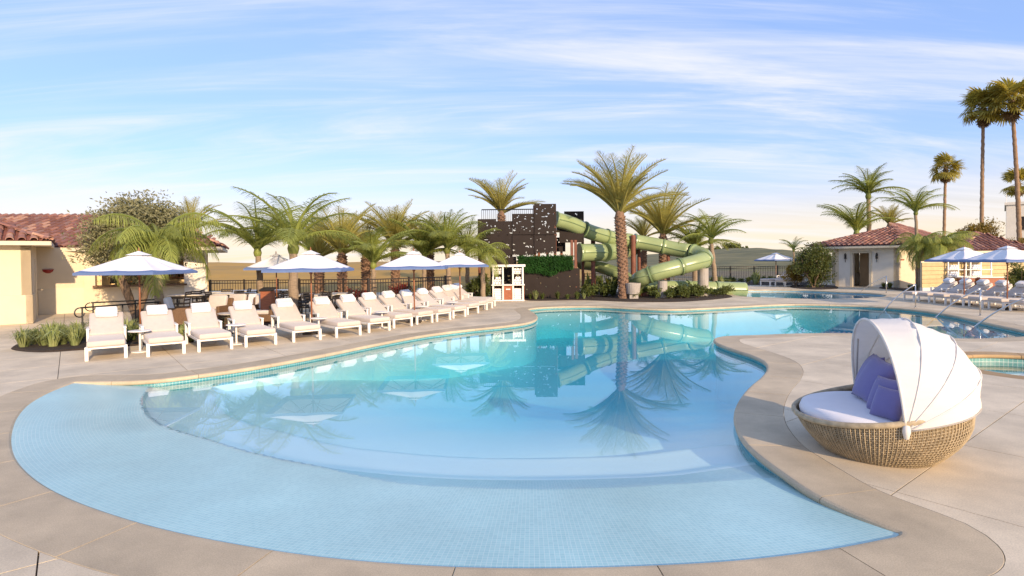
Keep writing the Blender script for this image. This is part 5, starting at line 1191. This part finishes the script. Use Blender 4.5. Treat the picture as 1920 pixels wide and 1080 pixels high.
tree('broadleaf_bush', 'dark broad-leaved bush between the left row and the towel stand', 898, 25.8, 0, (898, 537), (.62, .5, .62), M_shrub, 3200, .17, 58, cat='bush', clumps=26, stems=4, r=.04, fill=.2)
tree('red_bush', 'reddish shrub behind the fence near the second umbrella', 655, 25, 0, (655, 556), (1.0, .6, .45), M_red, 2200, .1, 59, cat='bush', clumps=22, stems=4, r=.03, fill=.2)
for k, (px, cy, Y, rx) in enumerate(((1362, 464, 225, 3.4), (1380, 467, 228, 3.0), (1345, 470, 222, 2.6), (1398, 472, 226, 2.4), (1422, 486, 226, 2.4), (1440, 487, 226, 2.0), (1330, 468, 228, 2.4))):
    tree('hilltop_tree', 'tiny dark tree on the crest of the green hill', px, Y, P(px, cy + 6, Y).z - 1.5, (px, cy), (rx, rx, rx * .62), M_shrub, 500, 1.1, 70 + k, grp='trees on the hill crest', clumps=9, stems=2, r=.2)

# strappy clumps
def clump_mesh(m, n, L, w, seed, spread=1.0):
    rng = np.random.RandomState(seed); mb = MB()
    for _ in range(n):
        a = rng.uniform(0, 2 * PI); e = Vector((math.cos(a), math.sin(a), 0)); s = Vector((-e.y, e.x, 0)) * w * .5; l = L * rng.uniform(.6, 1.1); lean = rng.uniform(.15, 1.0) * spread; b = e * rng.uniform(0, .08)
        p1 = b + e * l * .3 * lean + Vector((0, 0, l * .55)); p2 = p1 + e * l * .42 * lean + Vector((0, 0, l * (.35 - .5 * lean)))
        mb.add([b - s, b + s, p1 + s, p1 - s, p2], [(0, 1, 2, 3), (3, 2, 4)])
    return mb.mesh('blades', m)
LIR = [clump_mesh(M_liri, 110, .58, .024, k, 1.15) for k in range(3)]; AGA = [clump_mesh(M_shrub, 60, .6, .04, 20 + k) for k in range(2)]; YUC = [clump_mesh(M_liri, 70, .75, .05, 30 + k, .8) for k in range(2)]
def clump(name, lab, px, py, meshes, s, grp=None, cat='plant', z=.03, part='blades'):
    p = G(px, py, 0); root = thing(name, lab, cat, (p.x, p.y, z), random.uniform(0, 6), grp); o = obj(part, random.choice(meshes), root); o.scale = (s, s, s * random.uniform(.85, 1.1)); mb = MB(); mb.lathe([(0, .06), (.05, .04), (.07, -.04), (0, -.04)], 8); mb.build('root_crown', M_mulch, root); return root
for px, py in ((45, 653), (62, 648), (82, 650), (100, 652), (72, 640), (95, 640), (118, 648), (128, 640), (140, 650), (112, 634), (150, 640), (146, 630)):
    clump('striped_grass', 'clump of cream-striped grass in the bed left of the first lounger', px, py, LIR, random.uniform(.85, 1.1), 'striped grass clumps by the first lounger')
for px, py in ((215, 640), (232, 645), (248, 640), (262, 632), (240, 632), (225, 630), (350, 632), (340, 638), (358, 642), (365, 630), (452, 618), (440, 622), (446, 630), (530, 612), (538, 608), (180, 622), (200, 618)):
    clump('leafy_clump', 'leafy green clump growing between the loungers of the left row', px, py, LIR + AGA, random.uniform(.8, 1.15), 'leafy clumps behind the left loungers')
def shrub_mesh(m, seed, n=420, size=.11):
    rng = np.random.RandomState(seed); mb = MB(); leaves(mb, (0, 0, .3), (.38, .38, .3), n, size, rng, 12, .2); return mb.mesh('foliage', m)
SHR = [shrub_mesh(M_shrub, k) for k in range(3)]; SHG = [shrub_mesh(M_gold, 8, 300, .12)]; TALL = [clump_mesh(M_shrub, 26, 1.3, .13, 60 + k, .7) for k in range(2)]
rs = np.random.RandomState(4)
for i in range(46):
    px = rs.uniform(1090, 1370); py = 561.5 - rs.uniform(0, 7) - (0 if px < 1300 else (px - 1300) * .06)
    if abs(px - 1168) < 9: continue
    clump('low_shrub', 'low green shrub in the planting under the green slide', px, py, SHR + [SHR[0]] + (SHG if rs.rand() < .12 else []), rs.uniform(.7, 1.25), 'low shrubs under the slide', 'shrub', part='foliage')
for i, (px, py) in enumerate(((1098, 553), (1112, 551), (1128, 554), (1140, 551), (1150, 555), (1104, 548), (1122, 547))):
    clump('tall_broadleaf', 'tall broad-leaved plant beside the tower end of the planting', px, py, TALL, rs.uniform(.8, 1.25), 'tall broad-leaved plants beside the tower', part='leaf_blades')
for i, (px, py) in enumerate(((995, 562), (1004, 562.5), (1017, 562), (1046, 562), (1064, 562), (1082, 562), (1095, 562))):
    clump('young_plant', 'young spiky plant in a row at the foot of the dark tower panels', px, py, AGA + YUC, rs.uniform(.55, .85), 'young plants along the tower foot')
for i, (px, py) in enumerate(((1275, 551), (1287, 552))): clump('tall_broadleaf', ['tall strappy plant right of the concrete pillar under the slide', 'dark strappy plant at the middle of the slide planting'][i], px, py, TALL, .8, part='leaf_blades')
clump('yucca', 'spiky yellow-green yucca in front of the far fence', 1417, 534, YUC, 1.7)
clump('yucca', 'yellow-green yucca left of the far fence behind the slide', 1352, 540, YUC, 1.2)
for i, (px, py) in enumerate(((1657, 540), (1668, 541), (1706, 543), (1716, 546), (1745, 547), (1775, 548))): clump('leafy_clump', 'leafy clump along the foot of the pavilion wall', px, py, AGA, rs.uniform(.6, .95), 'leafy clumps along the pavilion')
for i in range(30):
    px = rs.uniform(1335, 1500); clump('hedge_shrub', 'low shrub in the strip before the far fence', px, 531 + rs.uniform(-.6, .8), SHR, rs.uniform(.7, 1.0), 'shrubs before the far fence', 'shrub', part='foliage')
# planting beds
def bed(name, pxs, z=.02):
    w = catmull([G(*q) for q in pxs], .15, True); mb = MB(); n = len(w); c = w.mean(0)
    mb.add([(q[0], q[1], z - .03) for q in w] + [(q[0] * .985 + c[0] * .015, q[1] * .985 + c[1] * .015, z + .015) for q in w], [tuple(n + i for i in range(n))] + [(i, (i + 1) % n, n + (i + 1) % n, n + i) for i in range(n)]); return tag(mb.build(name, M_mulch), kind='structure')
bed('planting_bed', [(20, 655), (45, 643), (110, 630), (160, 618), (230, 612), (330, 607), (440, 602), (540, 596), (545, 608), (480, 620), (380, 634), (300, 643), (250, 649), (160, 656), (80, 661)])
bed('planting_bed', [(975, 560), (1000, 564), (1090, 563), (1180, 566), (1260, 566.5), (1330, 562.5), (1374, 556.5), (1350, 552), (1250, 549), (1100, 548), (1000, 552)])
bed('planting_bed', [(1650, 541), (1690, 545), (1720, 550), (1790, 552), (1790, 546), (1720, 542), (1690, 541), (1655, 538.5)])
bed('planting_bed', [(860, 566), (900, 563), (918, 560), (915, 553), (870, 554), (840, 560)])
bed('planting_bed', [(1330, 533), (1420, 534.5), (1500, 534), (1505, 529), (1420, 528), (1330, 528)])
bed('planting_bed', [(1488, 540), (1530, 543), (1565, 542), (1560, 536), (1520, 534), (1490, 535)])

# ================================================================== FENCES
def fence(name, lab, a, b, h, step=.115, post=1.8):
    d = b - a; L = d.length; u = d.normalized(); root = thing(name, lab, 'fence', (a.x, a.y, 0), math.atan2(d.y, d.x))
    for z in (h, h - .14, .12): mb = MB(); mb.bb(0, L, -.02, .02, z - .02, z + .02); mb.build('rail', M_dark, root)
    mb = MB(); mb.bb(-.009, .009, -.009, .009, .1, h); bal = mb.mesh('baluster', M_dark); mb = MB(); mb.bb(-.035, .035, -.035, .035, 0, h + .06); pst = mb.mesh('post', M_dark)
    n = int(L / step)
    for i in range(n): obj('baluster', bal, root, (i * step + .06, 0, 0))
    for i in range(int(L / post) + 1): obj('post', pst, root, (min(i * post, L), 0, 0))
fence('iron_fence', 'dark iron fence behind the middle of the left lounger row', Vector(((690 - 960) / FPX * 21.6, 21.6, 0)), Vector(((845 - 960) / FPX * 24.2, 24.2, 0)), 1.2)
fence('iron_fence', 'dark iron fence between the dining terrace and the golden palms', Vector(((560 - 960) / FPX * 22.0, 22.0, 0)), Vector(((688 - 960) / FPX * 21.7, 21.7, 0)), 1.2)
fence('iron_fence', 'long iron fence in front of the golden hill behind the dining terrace', Vector(((330 - 960) / FPX * 30, 30, 0)), Vector(((562 - 960) / FPX * 30, 30, 0)), .95, .14)
fence('iron_fence', 'black iron fence in front of the green hill right of the slide', Vector(((1325 - 960) / FPX * 43, 43, 0)), Vector(((1560 - 960) / FPX * 43, 43, 0)), 1.2, .13)
fence('iron_fence', 'iron fence seen under the slide behind the planting', Vector(((1095 - 960) / FPX * 34, 34, 0)), Vector(((1322 - 960) / FPX * 34, 34, 0)), 1.0, .13)

# ================================================================== DINING TERRACE
def dining_table(lab, px, py, w, d, rz, m_top):
    p = G(px, py); r = thing('dining_table', lab, 'table', p, rz); mb = MB(); mb.bb(-w / 2, w / 2, -d / 2, d / 2, .71, .75); mb.build('top', m_top, r, bevel=(.008, 1))
    for sx in (-1, 1):
        for sy in (-1, 1): mb = MB(); mb.bb(sx * (w / 2 - .08) - .03, sx * (w / 2 - .08) + .03, sy * (d / 2 - .08) - .03, sy * (d / 2 - .08) + .03, 0, .71); mb.build('leg', M_dark, r)
    mb = MB(); mb.bb(-w / 2 + .08, w / 2 - .08, -d / 2 + .08, d / 2 - .08, .64, .70); mb.build('apron', M_dark, r)
M_tt = mat('pale_table_top', (0.62, 0.56, 0.48), 0.35, .08, 4)
for lab, px, py, w, d, rz in (('pale topped dining table next to the white bar pier', 358, 590, 1.3, .9, .2), ('pale topped dining table in front of the hill fence, left one', 408, 582, 1.4, .9, .1), ('long pale dining table left of the leaning palm trunk', 462, 586, 2.2, .9, .08), ('long pale dining table farther back at the terrace fence', 486, 578, 2.4, .9, .05), ('dining table right of the large feather palm trunk', 590, 592, 1.5, .9, .1), ('dining table by the iron fence behind the sixth lounger', 628, 588, 1.2, .9, 0)): dining_table(lab, px, py, w, d, rz, M_tt)
def make_chair():
    r = thing('dining_chair', 'x', 'chair'); mb = MB(); mb.bb(-.22, .22, -.22, .22, .42, .46); mb.build('seat', M_dark, r, bevel=(.01, 1))
    for sx in (-1, 1):
        mb = MB(); mb.tube([(sx * .2, .2, 0), (sx * .2, .2, .42)], .017, 6); mb.build('leg', M_dark, r); mb = MB(); mb.tube([(sx * .2, -.2, 0), (sx * .2, -.2, .45), (sx * .2, -.27, .86)], .017, 6); mb.build('leg', M_dark, r)
        mb = MB(); mb.tube([(sx * .23, -.2, .64), (sx * .23, .15, .64), (sx * .23, .18, .46)], .015, 6); mb.build('armrest', M_dark, r)
    for z in (.58, .68, .78, .85): mb = MB(); y = -.2 - .07 * (z - .45) / .41; mb.bb(-.2, .2, y - .012, y + .012, z - .03, z + .02); mb.build('back_slat', M_dark, r)
    return r
cp = make_chair(); cf = True; CH = []
for i, (px, py) in enumerate(((340, 592), (378, 588), (395, 585), (424, 584), (405, 592), (440, 590), (470, 595), (486, 588), (500, 586), (512, 590), (520, 582), (455, 582), (575, 597), (590, 600), (606, 597), (618, 594), (632, 595), (565, 590), (644, 590), (520, 598))):
    o = cp if cf else copy_tree(cp); cf = False; o.location = G(px, py); o.rotation_euler = (0, 0, random.choice([0, PI, PI / 2, -PI / 2]) + random.uniform(-.3, .3)); CH.append((px, o))
CH.sort(key=lambda q: q[0])
for i, (px, o) in enumerate(CH):
    w_ = ords[i] if i < 10 else ords[19 - i]; side = 'left' if i < 10 else 'right'
    tag(o, 'dark slatted dining chair, %s from the %s among the terrace chairs' % (w_, side), 'chair', 'dark dining chairs on the terrace')
def club_chair(lab, px, py, rz, cushm):
    r = thing('club_chair', lab, 'armchair', G(px, py), rz); mb = MB(); mb.bb(-.36, .36, -.36, .36, .08, .30); mb.build('base', M_wicker, r, bevel=(.02, 2))
    for s in (-1, 1): mb = MB(); mb.bb(s * .36 - .05, s * .36 + .05, -.36, .34, .08, .58); mb.build('arm', M_wicker, r, bevel=(.02, 2))
    mb = MB(); mb.box((0, -.38, .45), (.80, .10, .68), Matrix.Rotation(.18, 3, 'X')); mb.build('back', M_wicker, r, bevel=(.02, 2))
    mb = MB(); mb.bb(-.30, .30, -.30, .36, .30, .43); mb.build('seat_cushion', cushm, r, bevel=(.04, 3), smooth=True); mb = MB(); mb.box((0, -.26, .66), (.58, .14, .46), Matrix.Rotation(.25, 3, 'X')); mb.build('back_cushion', cushm, r, bevel=(.05, 3), smooth=True)
club_chair('wicker armchair with pale grey cushion behind the second lounger', 336, 612, R_(-70), M_gcush)
club_chair('brown wicker armchair seen from behind at the third lounger', 400, 608, R_(175), M_cush)
club_chair('wicker armchair with pale blue-grey cushions facing the pool', 470, 604, R_(165), M_gcush)
club_chair('brown wicker armchair behind the gap of the third and fourth loungers', 436, 604, R_(170), M_cush)
club_chair('brown wicker armchair behind the fourth lounger', 492, 606, R_(185), M_cush)
o = thing('coffee_table', 'low round pale coffee table among the wicker armchairs', 'table', G(440, 612)); mb = MB(); mb.lathe([(0, .38), (.45, .38), (.46, .41), (0, .42)], 28); mb.build('top', M_tt, o); mb = MB(); mb.lathe([(.0, 0), (.3, 0), (.26, .38), (0, .38)], 20); mb.build('drum', M_wicker, o)
o = thing('host_podium', 'tall dark wooden podium behind the fourth and fifth loungers', 'podium', G(503, 606)); mb = MB(); mb.bb(-.17, .17, -.15, .15, 0, 1.02); mb.build('cabinet', M_wood, o, bevel=(.01, 1)); mb = MB(); mb.box((0, 0, 1.06), (.42, .36, .05), Matrix.Rotation(.2, 3, 'X')); mb.build('top', M_dark, o, bevel=(.008, 1))
# right hand towel counter
p = G(1790, 548); o = thing('towel_counter', 'white framed towel shelves with red-brown counter behind the right loungers', 'kiosk', (p.x, p.y, 0), R_(2)); 
for x in (0, .55, .95, 1.2, 1.75, 2.3): mb = MB(); mb.bb(x - .025, x + .025, .4, .45, 0, 1.62); mb.build('post', M_white, o)
for z in (.78, 1.12, 1.56): mb = MB(); mb.bb(-.03, 2.33, .35, .75, z, z + .035); mb.build('shelf', M_white, o)
for x0, x1 in ((.35, 1.05), (1.35, 2.85)): mb = MB(); mb.bb(x0, x1, 0, .3, 0.02, .72); cb = mb.build('counter_front', M_wood, o); mb = MB(); mb.bb(x0 - .05, x1 + .05, -.05, .36, .72, .76); mb.build('counter_top', M_white, cb)
for i, x in enumerate((.28, 1.47)):
    towel_roll((p.x + x, p.y + .4, 1.155), 7, 60 + i, 'towel_pile', ['pile of rolled white towels on the left shelves of the towel counter', 'pile of rolled white towels on the right shelves of the towel counter'][i], 'rolled towel piles at the counter')
    towel_roll((p.x + x, p.y + .4, .815), 7, 70 + i, 'towel_pile', ['rolled white towels on the lower left shelf of the towel counter', 'rolled white towels on the lower right shelf of the towel counter'][i], 'rolled towel piles at the counter')
